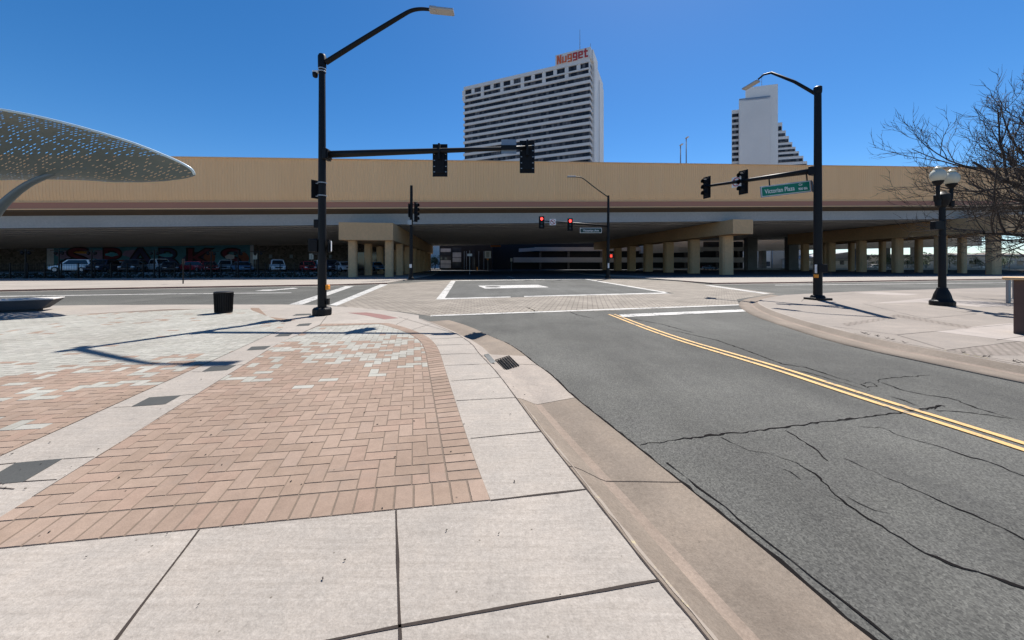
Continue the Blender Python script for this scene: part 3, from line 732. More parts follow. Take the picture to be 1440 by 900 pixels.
mb = MB(); mb.sheet([(20, 47.8), (150, 65), (150, 140), (14, 140), (13.2, 62)], .004); structure(mb.build('paved_lot', 'asphalt_shade'))
mb = MB(); mb.sheet([(-13, 47), (13, 50), (9, 140), (-22, 108)], RZ + .006); structure(mb.build('underpass_road', 'asphalt_shade'))
mb = MB()
for dx in (-.12, .12): mb.strip([(.3 + dx - .13 * 0, 46.5, 0), (-.6 + dx, 53, 0)], .11, RZ + .012)
mb.strip([(7.5, 46, 0), (17, 47.5, 0)], .3, RZ + .012)
structure(mb.build('underpass_marking', 'white_worn'))

# ================================================================== ELEVATED HIGHWAY (local frame: u along, v across)
BA = math.atan(.133); BO = Vector((0, 52, 0)); e1 = Vector((math.cos(BA), math.sin(BA), 0)); e2 = Vector((-math.sin(BA), math.cos(BA), 0))
def BW_(u, v, z): return BO + e1 * u + e2 * v + Vector((0, 0, z))
def u_at(px, v):
    t = (px - CX) / F; return (t * (52 + e2.y * v) - e2.x * v) / (e1.x - t * e1.y)
def Zb(u): return 7.68 + .025 * u
bridge = empty('elevated_highway', BO, 'long elevated highway with a tan ribbed wall, maroon stripe and tan piers', 'bridge', BA)
U0, U1 = -150, 190
def beam(mb, v0, v1, z0, z1, u0=U0, u1=U1, mi=0, z0b=None):
    zb2 = z0 if z0b is None else z0b     # z0b: underside height at v1
    a, b = Zb(u0), Zb(u1)
    mb.hexa([(u0, v0, a + z0), (u1, v0, b + z0), (u1, v1, b + zb2), (u0, v1, a + zb2), (u0, v0, a + z1), (u1, v0, b + z1), (u1, v1, b + z1), (u0, v1, a + z1)], mi); return mb
beam(MB(), 0, .5, 0, 1.86).build('fascia_girder', 'girder', bridge)
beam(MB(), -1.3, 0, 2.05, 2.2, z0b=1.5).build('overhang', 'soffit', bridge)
beam(MB(), -1.40, -1.305, 2.03, 2.17).build('trim_ledge', 'tan_lip', bridge)
beam(MB(), -1.34, -1.15, 2.205, 2.92).build('maroon_stripe', 'maroon', bridge)
beam(MB(), -1.40, -1.1, 2.925, 3.03).build('trim_ledge', 'tan_lip', bridge)
mb = MB(); per = .36; zig = []
u = U0
while u < U1:
    zig += [(u, -1.30), (u + .14, -1.30), (u + .18, -1.262), (u + .32, -1.262)]; u += per
zig.append((U1, -1.30)); n = len(zig)
WH = 8.60
vs = []
for zz, db in ((3.035, .20), (3.55, .10), (4.25, .02), (WH, -.02)): vs += [(a, b + db, Zb(a) + zz) for a, b in zig]  # wall foot leaned back to catch less sky, shaping its darker base
vs += [(a, -.95, Zb(a) + 3.035) for a, b in zig] + [(a, -.95, Zb(a) + WH) for a, b in zig]
fs = []
for i in range(n - 1):
    for q in range(3): fs.append((q * n + i, q * n + i + 1, q * n + n + i + 1, q * n + n + i))
    fs += [(4 * n + i + 1, 4 * n + i, 5 * n + i, 5 * n + i + 1), (3 * n + i, 3 * n + i + 1, 5 * n + i + 1, 5 * n + i)]
mb.add(vs, fs); mb.build('noise_wall', 'tan', bridge)
beam(MB(), -1.42, -.98, WH + .002, WH + .12).build('wall_coping', 'tan_lip', bridge)
BWID = 58
beam(MB(), -.98, BWID, 1.9, 2.3).build('deck', 'deck', bridge)
beam(MB(), BWID, BWID + .3, 1.9, 3.6).build('rear_parapet', 'tan_lip', bridge)
for k in range(22):
    v = 2.4 + k * 2.6
    mb = MB(); beam(mb, v, v + .32, .12, 1.895); beam(mb, v - .22, v + .54, 0, .118)
    mb.build('girder', 'girder_lifted', bridge)
def pier(u0, u1, v0, v1, thick, rows, vs_, cw, cd):
    top = Zb(u0) - .006
    cap = MB().rng(u0, u1, v0, v1, top - thick, top).build('pier_cap', 'tan_pier', bridge, bevel=.04)
    for uc in rows:
        for v in vs_:
            mb = MB(); ch = min(cw, cd) * .2; x, y = cw / 2, cd / 2
            poly = [(-x + ch, -y), (x - ch, -y), (x, -y + ch), (x, y - ch), (x - ch, y), (-x + ch, y), (-x, y - ch), (-x, -y + ch)]
            mb.prism([(uc + a, v + b) for a, b in poly], -.1, top - thick - .001); mb.build('column', 'tan_pier', cap)
    return cap
pier(-22.9, -16.15, -3.4, 56, 2.3, (-21.5, -16.86), [-2.2 + 7.6 * k for k in range(8)], 1.05, .9)
pier(33.4, 36.8, -2.6, 56, 2.2, (35.4,), [1.3 + 8.3 * k for k in range(7)], 1.95, 1.3)
pier(78.2, 82.2, -6, 32.5, 2.7, (80.1,), [-3.6 + 6.6 * k for k in range(6)], 1.8, 1.1)
pier(86.5, 89.8, 2, 34, 2.9, (88.1,), [4.9 + 6.6 * k for k in range(5)], 1.2, .9)
lr = beam(MB(), 60.0, 67.0, -3.6, 1.2, 52, U1).build('lower_ramp', 'girder_lifted', bridge)
for k in range(9):
    u_ = 60 + 13 * k; MB().rng(u_ - .8, u_ + .8, 62.2, 64, -.1, Zb(u_ - .8) - 3.62).build('column', 'deck', lr)
# light poles standing on the deck
for k, (px, py) in enumerate(((957, 205), (965, 195))):
    v = 6 + 3 * k; u = u_at(px, v); p = BW_(u, v, Zb(u) + 2.3); top = EYE + (HOR - py) / F * p.y
    e = empty('highway_lamp', p, ('shorter' if k == 0 else 'taller') + ' of two thin lamp poles rising behind the highway wall', 'lamp pole')
    MB().tube([(0, 0, 0), (0, 0, top - p.z)], [.14, .09], 8).build('pole', 'steel', e, smooth=True)
    MB().box((0, -.3, top - p.z + .08), (.3, .9, .16)).build('lamp_head', 'lum', e, bevel=.03)

mb = MB(); rn = random.Random(9); n = 120; top_ = []; h_ = 120
for k in range(n + 1):
    h_ = max(70, min(210, h_ + rn.uniform(-26, 26))); top_.append(h_)
vs = []
for k in range(n + 1):
    x = -5200 + 10400 * k / n; y = 2600 + 300 * math.sin(k * .3)
    vs += [(x, y, -2), (x, y + 500, top_[k] * .55), (x, y + 1100, top_[k]), (x, y + 2200, 0)]
mb.add(vs, [(4 * k + j, 4 * k + 4 + j, 4 * k + 5 + j, 4 * k + 1 + j) for k in range(n) for j in range(3)])
structure(mb.build('hills', mat_plain('dry_hills', (.16, .135, .115), .95, var=.2, scale=.004), smooth=True))

# ================================================================== HOTEL TOWERS
def tower_frame(name, C, ang, label):
    e = empty(name, (C[0], C[1], 0), label, 'building', ang)
    ax = Vector((math.cos(ang), math.sin(ang), 0))
    def s_at(px):
        t = (px - CX) / F; return (t * C[1] - C[0]) / (ax.x - t * ax.y)
    def z_at(py, s): return EYE + (HOR - py) / F * (C[1] + ax.y * s)
    return e, s_at, z_at
HC = (33.2, 150.0)
hotel, s_at, z_at = tower_frame('hotel_tower', HC, math.atan2(-25, 57), 'wide grey hotel tower with banded windows and red rooftop letters')
HL = s_at(652); HT = 89.0; D = 27
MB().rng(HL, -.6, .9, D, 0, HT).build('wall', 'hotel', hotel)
MB().rng(HL, -.55, .02, .9, 87.4, HT + .01).build('parapet', 'hotel', hotel)
FH = 2.93
for k in range(20):
    zt = 87.35 - FH * k
    # window strip of the floor, wrapping the right corner
    hh = 2.25 if k == 0 else 1.72
    mb = MB(); mb.rng(HL + .3, -.7, .55, .88, zt - hh, zt); mb.rng(-.58, -.42, .6, 4.2, zt - hh, zt)
    mb.build('window_strip', 'rooms', hotel)
    zn = zt - FH
    mb = MB(); mb.rng(HL - .25, -.12, .0, .897, zn + .002, zt - hh - .002); mb.rng(-.597, -.12, .9, 4.5, zn + .002, zt - hh - .002)
    mb.build('spandrel', 'hotel', hotel, bevel=.05)
    if k < 2:
        st = (-HL) / (12, 6)[k]
        for j in range((13, 7)[k]): MB().rng(HL + j * st - .9, min(HL + j * st + .75, -.3), .2, .899, zt - hh, zt).build('window_pier', 'hotel', hotel)
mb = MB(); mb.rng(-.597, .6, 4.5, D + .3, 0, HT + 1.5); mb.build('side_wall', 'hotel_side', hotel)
mb = MB(); mb.rng(.6, 1.0, 16, D, 0, HT - 2); mb.rng(.6, .75, 6, 12, 0, HT - 1); mb.build('side_rib', 'hotel_side', hotel)
bx0 = s_at(781); 
MB().rng(bx0, -.05, .05, 13, HT + .02, 93.6).build('rooftop_box', 'hotel', hotel)
MB().rng(-.045, .58, 2.5, 13.0, HT + .02, 93.7).build('rooftop_side', 'hotel_side', hotel)
sign = MB().rng(bx0 + .15, -1.0, -.08, .045, HT + .1, 93.3).build('sign_panel', 'hotel', hotel)
lw = (-bx0 - 1.3) / 6
for j, (ch, hgt_, cz_) in enumerate((('N', 3.7, 91.15), ('u', 2.75, 90.75), ('g', 3.4, 90.85), ('g', 3.4, 90.9), ('e', 3.0, 91.1), ('t', 3.7, 91.35))):
    W_l, q = lw * .84, .31
    strokes = dict(N=[(0, q, 0, 1), (1 - q, 1, 0, 1)], u=[(0, q, .2, 1), (1 - q, 1, 0, 1), (0, 1 - q, 0, .2)], g=[(1 - q, 1, 0, 1), (0, 1 - q, .82, 1), (0, q, .5, .82), (0, 1 - q, .34, .5), (.05, 1 - q, 0, .16)],
                   e=[(0, q, 0, 1), (q, 1, .82, 1), (1 - q, 1, .56, .82), (q, 1, .40, .56), (q, 1, 0, .18)], t=[(.2, .2 + q, 0, 1), (0, .2, .62, .78), (.2 + q, .85, .62, .78), (.2 + q, .9, 0, .18)])[ch]
    x_, z_ = bx0 + .75 + lw * j, cz_ - hgt_ / 2; mb = MB()
    for a, b, c, d in strokes: mb.rng(x_ + a * W_l, x_ + b * W_l, -.30, -.085, z_ + c * hgt_, z_ + d * hgt_)
    if ch == 'N': mb.hexa([(x_ + q * W_l * .4, -.28, z_ + hgt_), (x_ + q * W_l * 1.3, -.28, z_ + hgt_), (x_ + q * W_l * 1.3, -.1, z_ + hgt_), (x_ + q * W_l * .4, -.1, z_ + hgt_)][::1] + [(x_ + (1 - q * 1.3) * W_l, -.28, z_ + .02), (x_ + (1 - q * .4) * W_l, -.28, z_ + .02), (x_ + (1 - q * .4) * W_l, -.1, z_ + .02), (x_ + (1 - q * 1.3) * W_l, -.1, z_ + .02)])
    mb.build('letter', 'letters1' if j < 3 else 'letters2', sign)
MB().tube([(s_at(811), 6, 93.6), (s_at(811), 6, 106)], [.22, .08], 6).build('antenna', 'steel', hotel)
MB().tube([(-.3, 1, 93.6), (-.3, 1, 95.5)], .1, 5).build('antenna', 'steel', hotel)

TC = ((1094.2 - CX) / F * 188, 188.0)
tower, s_at, z_at = tower_frame('stepped_tower', TC, R(-16), 'pale tower with blank front and stepped terraces behind the right highway wall')
def TR(mb, pa, pb, py, y0, y1, z0=0): mb.rng(s_at(pa), s_at(pb), y0, y1, z0, z_at(py, s_at(pb)))
mb = MB(); TR(mb, 1048.3, 1094.2, 116.5, 1.2, 16); mb.build('core_wall', 'hotel_side', tower)
mb = MB(); TR(mb, 1039.6, 1083.5, 138, 0, 1.19); mb.build('front_wall', 'hotel', tower)
mb = MB(); TR(mb, 1039.0, 1048.2, 136.6, 1.25, 14); mb.build('shoulder_wall', 'hotel_side', tower)
mb = MB(); mb.rng(s_at(1039.6), s_at(1083.4), -.12, 0.0, z_at(141, s_at(1040)), z_at(139.2, s_at(1040))); mb.build('cornice', 'steel', tower)
mb = MB(); TR(mb, 1028.6, 1038.9, 151, 3, 18); mb.build('side_wing', 'hotel', tower)
for k in range(14):
    z1 = z_at(157.2 + 7.9 * k, s_at(1034)); mb = MB(); mb.rng(s_at(1029.3), s_at(1038.4), 2.85, 2.995, z1 - 1.75, z1); mb.build('window_strip', 'rooms', tower)
steps = [(1100.6, 170), (1105.6, 181.5), (1110.1, 189.3), (1114.9, 198), (1119.5, 204.7), (1124.4, 210.8), (1130.6, 217.4), (1136, 225)]
for k, (px, py) in enumerate(steps):
    zt = z_at(py, s_at(px)); zl = z_at(steps[k + 1][1], s_at(px)) if k + 1 < len(steps) else zt - 3
    mb = MB(); mb.rng(s_at(1094.3), s_at(px), 2.0, 16, zl + .01, zt - .01); mb.build('terrace', 'hotel', tower)
    mb = MB(); mb.rng(s_at(1094.8), s_at(px) - .35, 1.9, 1.995, zl + .05, zl + (zt - zl) * .52); mb.build('window_strip', 'rooms', tower)
mb = MB(); mb.rng(s_at(1094.3), s_at(1136), 2.0, 16, 0, z_at(steps[-1][1], s_at(1136)) - 3); mb.build('lower_wall', 'hotel', tower)
MB().tube([(s_at(1072), 8, z_at(116.5, 0)), (s_at(1072), 8, z_at(91, 0))], [.2, .06], 6).build('antenna', 'steel', tower)
mb = MB()
for px in (1080, 1084, 1088): mb.box((s_at(px), 6, z_at(115.2, 0)), (.5, .5, 1.6))
mb.build('roof_unit', 'steel', tower)

for o in kids(tower):
    for v in o.data.vertices: v.co.x += .31 * v.co.y

# ================================================================== SIGNAL POLES
def signal_head(parent, loc, rz, n=3, h=1.05, w=.33, lit=None, plate=True, scale=1.0, name='signal_head', back=True):
    sec = h / n; mb = MB(); mb.box((0, .09, 0), (w, .18, h))
    hd = mb.build(name, 'black_matt', parent, bevel=.02, loc=loc, rot=(0, 0, rz)); hd.scale = (scale,) * 3
    if plate:
        MB().box((0, .11, 0), (w + .24, .012, h + .24)).build('backplate', 'black_matt', hd, bevel=.004)
    for k in range(n):
        z = h / 2 - sec * (k + .5); r = min(sec, w) * .42
        mb = MB(); prof_ = []
        NS = 12; vs = []
        for yy, rr in ((0, r * 1.08), (-.24, r * 1.02)):
            for j in range(NS + 1):
                a = R(-35) + R(250) * j / NS; vs.append((math.cos(a) * rr, yy, z + math.sin(a) * rr))
        mb.add(vs, [(j, j + 1, NS + 2 + j, NS + 1 + j) for j in range(NS)])
        mb.build('visor', 'black_matt', hd, solid=.008)
        mb = MB(); c = [(math.cos(2 * math.pi * j / 16) * r * .92, -.012, z + math.sin(2 * math.pi * j / 16) * r * .92) for j in range(16)]; mb.add(c, [tuple(range(16))])
        mb.build('lens', 'red_lit' if lit == k else 'lens_off', hd)
    return hd
def turn_sign(parent, loc, rz, size=.62):
    s = MB().box((0, 0, 0), (size, .012, size)).build('turn_sign', 'sign_white', parent, bevel=.02, loc=loc, rot=(0, 0, rz))
    r = size * .42
    mb = MB(); n = 28; vs = []
    for rr in (r, r * .80): vs += [(math.cos(2 * math.pi * k / n) * rr, -.0105, math.sin(2 * math.pi * k / n) * rr) for k in range(n)]
    mb.add(vs, [(k, (k + 1) % n, n + (k + 1) % n, n + k) for k in range(n)])
    mb.box((0, -.012, 0), (r * 1.75, .004, r * .19), rot=Euler((0, R(45), 0))); mb.build('ban_ring', 'sign_red', s)
    mb = MB(); mb.box((.07 * size, -.009, -.08 * size), (.09 * size, .003, .36 * size)); mb.box((-.04 * size, -.009, .11 * size), (.26 * size, .003, .09 * size)); mb.box((-.17 * size, -.009, .11 * size), (.14 * size, .003, .14 * size), rot=Euler((0, R(45), 0))); mb.build('arrow', 'black_matt', s)
    return s
# ---- big left pole
p0 = G(453, 443); LY = p0.y
lp = empty('signal_pole', p0, 'tall black signal pole with long arm and street lamp on the brick plaza corner', 'signal pole')
def L(px, py, dY=0): return P(px, py, LY + dY) - p0
top = L(454, 80).z
mb = MB(); mb.tube([(0, 0, 0), (0, 0, top)], [.138, .098], 20); mb.build('pole', 'black', lp, smooth='auto')
mb = MB(); mb.lathe([(.29, 0), (.30, .03), (.30, .19), (.27, .24), (.20, .26), (.17, .27)], n=8); mb.build('pole_base', 'black', lp, bevel=.015)
mb = MB(); zc = L(454, 98).z
mb.lathe([(.118, 0), (.122, .02), (.118, .04)], (0, 0, zc)); mb.lathe([(.118, 0), (.122, .02), (.118, .04)], (0, 0, zc - .09)); mb.build('clamp_band', 'grey_metal', lp)
mb = MB(); mb.lathe([(.125, 0), (.13, .35), (.10, .42), (.03, .45)], (0, 0, top - .35)); mb.build('pole_cap', 'black', lp, smooth='auto')
arm = smoothline([L(458, 88), L(500, 61.5), L(545, 34), L(565, 22), L(578, 14.5), L(592, 12.2), L(606, 13.6)], 2)
MB().tube(arm, [.085 - .04 * i / len(arm) for i in range(len(arm))], 12).build('lamp_arm', 'black', lp, smooth=True)
a, b = L(605, 13.5), L(639, 17); d = (b - a)
mb = MB(); mb.box((a + b) / 2 + Vector((0, 0, -.01)), (d.length * .96, .30, .09), rot=Euler((0, math.atan2(-d.z, d.x), 0))); mb.box(a + d * .12, (d.length * .3, .2, .17), rot=Euler((0, math.atan2(-d.z, d.x), 0)))
lum = mb.build('luminaire', 'lum', lp, bevel=.03)
armp = [L(458, 217.3), L(520, 215.2), L(610, 212.2), L(700, 209.3), L(748, 206.5)]
MB().tube(armp, [.115, .105, .085, .065, .05], 14).build('mast_arm', 'black', lp, smooth=True)
mb = MB(); mb.box(L(459.5, 217.4), (.12, .36, .36)); mb.box(L(463, 217.2), (.05, .3, .3)); mb.build('arm_flange', 'black', lp, bevel=.02)
for px, py in ((618, 224.3), (741.5, 219.3)):
    hd = signal_head(lp, L(px, py) + Vector((0, .22, 0)), R(180), 3, .88, .29, plate=False)
    MB().box((0, -.0, 0), (.49, .012, 1.075)).build('backplate', 'black_matt', hd, bevel=.012, loc=(0, .12, 0))
    mb = MB()
    for zz in (-.38, -.2, .0, .2, .38):
        for xx in (-.19, .19): mb.box((xx, .128, zz), (.05, .008, .025))
    mb.build('louver', 'grey_metal', hd)
    MB().box((0, .24, .25), (.06, .18, .5)).build('bracket', 'black', hd)
mb = MB(); mb.box(L(715.5, 206.5) + Vector((0, -.02, 0)), (.49, .012, .47)); s = mb.build('sign_back', 'steel', lp, bevel=.02)
MB().box(L(715.5, 208.5) + Vector((0, -.09, 0)), (.5, .03, .14)).build('sign_clamp', 'black', lp)
mb = MB(); c = L(444.5, 104); mb.box(c + Vector((-.0, 0, .06)), (.2, .12, .08)); cm = mb.build('camera_mount', 'white_plastic', lp, bevel=.02)
MB().lathe([(.02, -.16), (.07, -.13), (.085, -.06), (.085, 0)], c + Vector((-.03, 0, .03)), 16).build('camera_dome', 'black', lp, smooth=True)
mb = MB(); mb.box(L(444, 266.5), (.30, .02, .60), rz=R(60)); mb.build('side_sign', 'black_matt', lp, bevel=.008)
mb = MB()
for py in (258, 276): mb.box(L(447.5, py), (.2, .03, .025)); mb.lathe([(.145, 0), (.145, .03)], L(453.2, py))
mb.build('sign_bracket', 'grey_metal', lp)
MB().box(L(446.5, 315), (.16, .2, .28)).build('control_box', 'black_matt', lp, bevel=.015)
mb = MB(); mb.box(L(442.5, 345.5), (.30, .28, .42)); pd = mb.build('pedestrian_signal', 'black_matt', lp, bevel=.02)
MB().box(L(447, 357), (.3, .1, .06)).build('signal_bracket', 'black', lp)
mb = MB(); mb.box(L(462.4, 346) + Vector((0, .05, 0)), (.05, .25, .40), rz=R(12)); mb.build('crossing_sign', 'black_matt', lp, bevel=.006)
mb = MB(); mb.box(L(465.2, 346.2) + Vector((0, .03, 0)), (.02, .25, .34), rz=R(24)); mb.build('crossing_sign', 'sign_white', lp, bevel=.006)
MB().box(L(461, 404), (.10, .14, .16)).build('push_button', 'yellow_btn', lp, bevel=.02)
MB().box(L(461, 424), (.08, .12, .20)).build('hand_hole_cover', 'black', lp, bevel=.01)

# ---- right pole
q0 = G(1150, 421.5)
rp = empty('signal_pole', q0, 'tall black signal pole with green street sign on the right corner', 'signal pole')
ad = Vector((-.35, .937, 0)); QY = q0.y
def K(Ld, z): return Vector((ad.x * Ld, ad.y * Ld, z))
topr = EYE + (HOR - 123) / F * QY
MB().tube([(0, 0, 0), (0, 0, topr)], [.178, .138], 20).build('pole', 'black', rp, smooth='auto')
mb = MB(); mb.box((0, 0, .05), (.75, .75, .10), rz=R(10)); mb.lathe([(.30, .1), (.24, .22)], n=16); mb.build('pole_base', 'black', rp, bevel=.02)
mb = MB(); mb.lathe([(.15, 0), (.165, .1), (.165, .3), (.12, .34)], (0, 0, topr - .3), 16); mb.build('pole_cap', 'black', rp)
za = EYE + (HOR - 239) / F * QY
MB().tube([K(.1, topr - .25), K(1.0, topr + .75), K(2.1, topr + 1.75), K(2.5, topr + 1.85), K(2.8, topr + 1.75)], [.075, .07, .06, .05, .045], 12).build('lamp_arm', 'black', rp, smooth=True)
mb = MB(); c = K(3.2, topr + 1.62); mb.box(c, (.85, .32, .10), rot=Euler((0, R(6), math.atan2(ad.y, ad.x)))); mb.build('luminaire', 'lum', rp, bevel=.03)
MB().tube([K(.1, za), K(2.5, za + .2), K(6.2, za + .5)], [.135, .11, .07], 14).build('mast_arm', 'black', rp, smooth=True)
MB().box(K(.16, za), (.3, .35, .4), rz=math.atan2(ad.y, ad.x)).build('arm_flange', 'black', rp, bevel=.02)
for Ld in (3.72, 6.12):
    hd = signal_head(rp, K(Ld, za + .08 * Ld - .06), R(-72), 3, 1.12 if Ld < 5 else 1.12, .33, plate=True)
turn_sign(rp, K(4.05, za + .32), R(-72), .6)
sg = MB().box((0, 0, 0), (2.05, .06, .56)).build('street_sign', 'steel', rp, bevel=.01, loc=K(.0, 0) + (P(1104, 266, QY + .9) - q0), rot=(0, R(-4.0), R(-22)))
MB().box((0, -.034, .0), (1.98, .008, .49)).build('sign_border', 'sign_white', sg)
MB().box((0, -.040, .0), (1.94, .008, .45)).build('sign_face', 'green', sg)
text_mesh('lettering', 'Victorian Plaza', .31, 'sign_white', sg, (-.24, -.046, -.02), (R(90), 0, 0), .003, .002, .66)
text_mesh('lettering', 'Cir', .15, 'sign_white', sg, (.62, -.046, .12), (R(90), 0, 0), .003, .002, .8)
text_mesh('lettering', '900 Blk', .16, 'sign_white', sg, (.70, -.046, -.09), (R(90), 0, 0), .003, .003, .75)
MB().hexa([(1.03, -.03, -.26), (1.06, -.03, -.22), (1.3, .5, -.22), (1.27, .5, -.26), (1.03, -.03, .27), (1.06, -.03, .27), (1.3, .5, .27), (1.27, .5, .27)]).build('sign_return', 'black_matt', sg)
mb = MB()
for x in (-.62, .90): mb.box((x, 0, .28 + (.22 if x < 0 else .17)), (.05, .04, .44 if x < 0 else .34))
mb.build('sign_hanger', 'black', sg)
mb = MB(); c = P(1150, 378, QY) - q0
MB().box((-.17, -.1, c.z), (.04, .1, .40)).build('crossing_sign', 'sign_white', rp, bevel=.008)
MB().box((.05, -.235, c.z + .02), (.42, .04, .4)).build('pedestrian_signal', 'black_matt', rp, bevel=.02)
MB().box((-.16, -.1, (P(0, 388, QY) - q0).z), (.12, .16, .16)).build('push_button', 'yellow_btn', rp, bevel=.02)

# ---- mid pole (left of the street, far kerb)
m0 = G(578, 392.8)
mp = empty('signal_pole', m0, 'slim black signal pole in front of the left tan pier, with one side facing signal', 'signal pole')
def K2(px, py, dY=0): return P(px, py, m0.y + dY) - m0
MB().tube([(0, 0, 0), K2(578.6, 261)], [.20, .15], 14).build('pole', 'black', mp, smooth='auto')
MB().lathe([(.32, 0), (.32, .15), (.22, .3)], n=8).build('pole_base', 'black', mp)
signal_head(mp, K2(586, 298), R(75), 4, 2.0, .48, plate=True)
mb = MB(); mb.tube([K2(579, 288), K2(585, 288)], .05, 6); mb.tube([K2(579, 311), K2(585, 311)], .05, 6); mb.build('signal_bracket', 'black', mp)
MB().box(K2(575.5, 296), (.12, .5, 1.5)).build('signal_side', 'black_matt', mp, bevel=.02)
MB().box(K2(577, 313) + Vector((0, -.25, 0)), (.45, .1, .55)).build('control_box', 'grey_metal', mp, bevel=.03)
MB().box(K2(578, 374) + Vector((0, -.2, 0)), (.25, .03, .4)).build('notice_plate', 'sign_white', mp)
# ---- far pole (right side of the street)
f0 = G(855, 391)
fp = empty('signal_pole', f0, 'black signal pole across the intersection with two red lit signals on its arm', 'signal pole')
def K3(px, py, dY=0): return P(px, py, f0.y + dY) - f0
MB().tube([(0, 0, 0), K3(855.5, 275)], [.21, .13], 14).build('pole', 'black', fp, smooth='auto')
MB().lathe([(.38, 0), (.38, .12), (.25, .3)], n=10).build('pole_base', 'black', fp)
MB().tube(smoothline([K3(855, 277), K3(838, 265), K3(820, 250.5), K3(815, 249), K3(809, 248.7)], 2), .065, 8).build('lamp_arm', 'black', fp, smooth=True)
MB().box(K3(803.5, 248.3), (1.0, .4, .16)).build('luminaire', 'lum', fp, bevel=.03)
MB().tube([K3(855, 318), K3(810, 314), K3(762, 310.5)], [.13, .10, .06], 10).build('mast_arm', 'black', fp, smooth=True)
for px, py in ((761.5, 313), (801.5, 316)):
    signal_head(fp, K3(px, py) + Vector((0, -.22, 0)), 0, 3, 1.28, .42, lit=0, plate=True)
turn_sign(fp, K3(777, 312.5) + Vector((0, -.2, 0)), 0, .75)
sg = MB().box(K3(830.5, 324.2) + Vector((0, -.15, 0)), (2.65, .05, .62)).build('street_sign', 'sign_white', fp, bevel=.01)
MB().box(K3(830.5, 324.2) + Vector((0, -.181, 0)), (2.55, .008, .52)).build('sign_face', 'green_dark', sg)
text_mesh('lettering', 'Victorian Ave', .36, 'sign_white', sg, K3(830.5, 324.4) + Vector((0, -.19, 0)), (R(90), 0, 0), .003, .004, .95)
mb = MB(); mb.box(K3(859.5, 360) + Vector((0, -.05, 0)), (.55, .3, .5)); pd = mb.build('pedestrian_signal', 'black_matt', fp, bevel=.02)
MB().box(K3(858.8, 360) + Vector((0, -.21, 0)), (.26, .012, .34)).build('hand_lamp', 'orange_lit', pd)
MB().box(K3(855, 373.5) + Vector((0, -.22, 0)), (.18, .03, .6)).build('notice_plate', 'sign_white', fp)

# ================================================================== GLOBE LAMP POST
g0 = G(1325, 429.5)
gp = empty('lamp_post', g0, 'black ornamental lamp post with two round frosted globes beside the bare tree', 'street lamp')
def K4(px, py, dY=0): return P(px, py, g0.y + dY) - g0
mb = MB(); mb.lathe([(.36, 0), (.36, .16), (.33, .20), (.30, .22), (.27, .30), (.24, .44), (.20, .56), (.16, .66), (.15, .72)], n=16); mb.build('post_base', 'black', gp, bevel=.01)
zt = K4(1325, 288).z
MB().tube([(0, 0, .6), (0, 0, zt)], [.118, .092], 16).build('post', 'black', gp, smooth='auto')
mb = MB(); mb.lathe([(.10, 0), (.17, .06), (.20, .2), (.24, .3), (.24, .5), (.16, .56), (.08, .62)], (0, 0, zt - .1), 12); mb.build('crown', 'black', gp, smooth='auto')
for k, (px, py, dY) in enumerate(((1319.0, 247, -.12), (1338.0, 251, .10))):
    c = K4(px, py, dY); r = .272
    mb = MB(); pth = [Vector((0, 0, zt + .15)), Vector((c.x * .7, dY * .7, zt + .12)), Vector((c.x, c.y, zt + .3)), Vector((c.x, c.y, c.z - r * .85))]
    mb.tube(smoothline(pth, 2), .06, 8); mb.lathe([(.05, 0), (.10, .05), (.16, .14), (.17, .2)], (c.x, c.y, c.z - r - .14), 12); mb.lathe([(.02, 0), (.09, .06), (.09, .2), (.1, .3)], (c.x, c.y, zt - .12), 10)
    mb.build('globe_arm', 'black', gp, smooth='auto')
    mb = MB(); prof_ = [(r * math.sin(t) , -r * math.cos(t)) for t in [R(25) + R(130) * j / 12 for j in range(13)]] + [(.13, r + .0), (.14, r + .03), (.08, r + .06), (.05, r + .11), (.005, r + .13)]
    mb.lathe([(a * .88 if i < 13 else a, b) for i, (a, b) in enumerate(prof_)], (c.x, c.y, c.z), 24); mb.build('globe', 'globe', gp, smooth='auto')
MB().box(K4(1317.5, 317), (.34, .2, .34)).build('control_box', 'black', gp, bevel=.02)
mb = MB()
for py in (290, 312, 332): mb.lathe([(.115, 0), (.125, .02), (.115, .04)], (0, 0, K4(1325, py).z))
mb.build('clamp_band', 'black', gp)

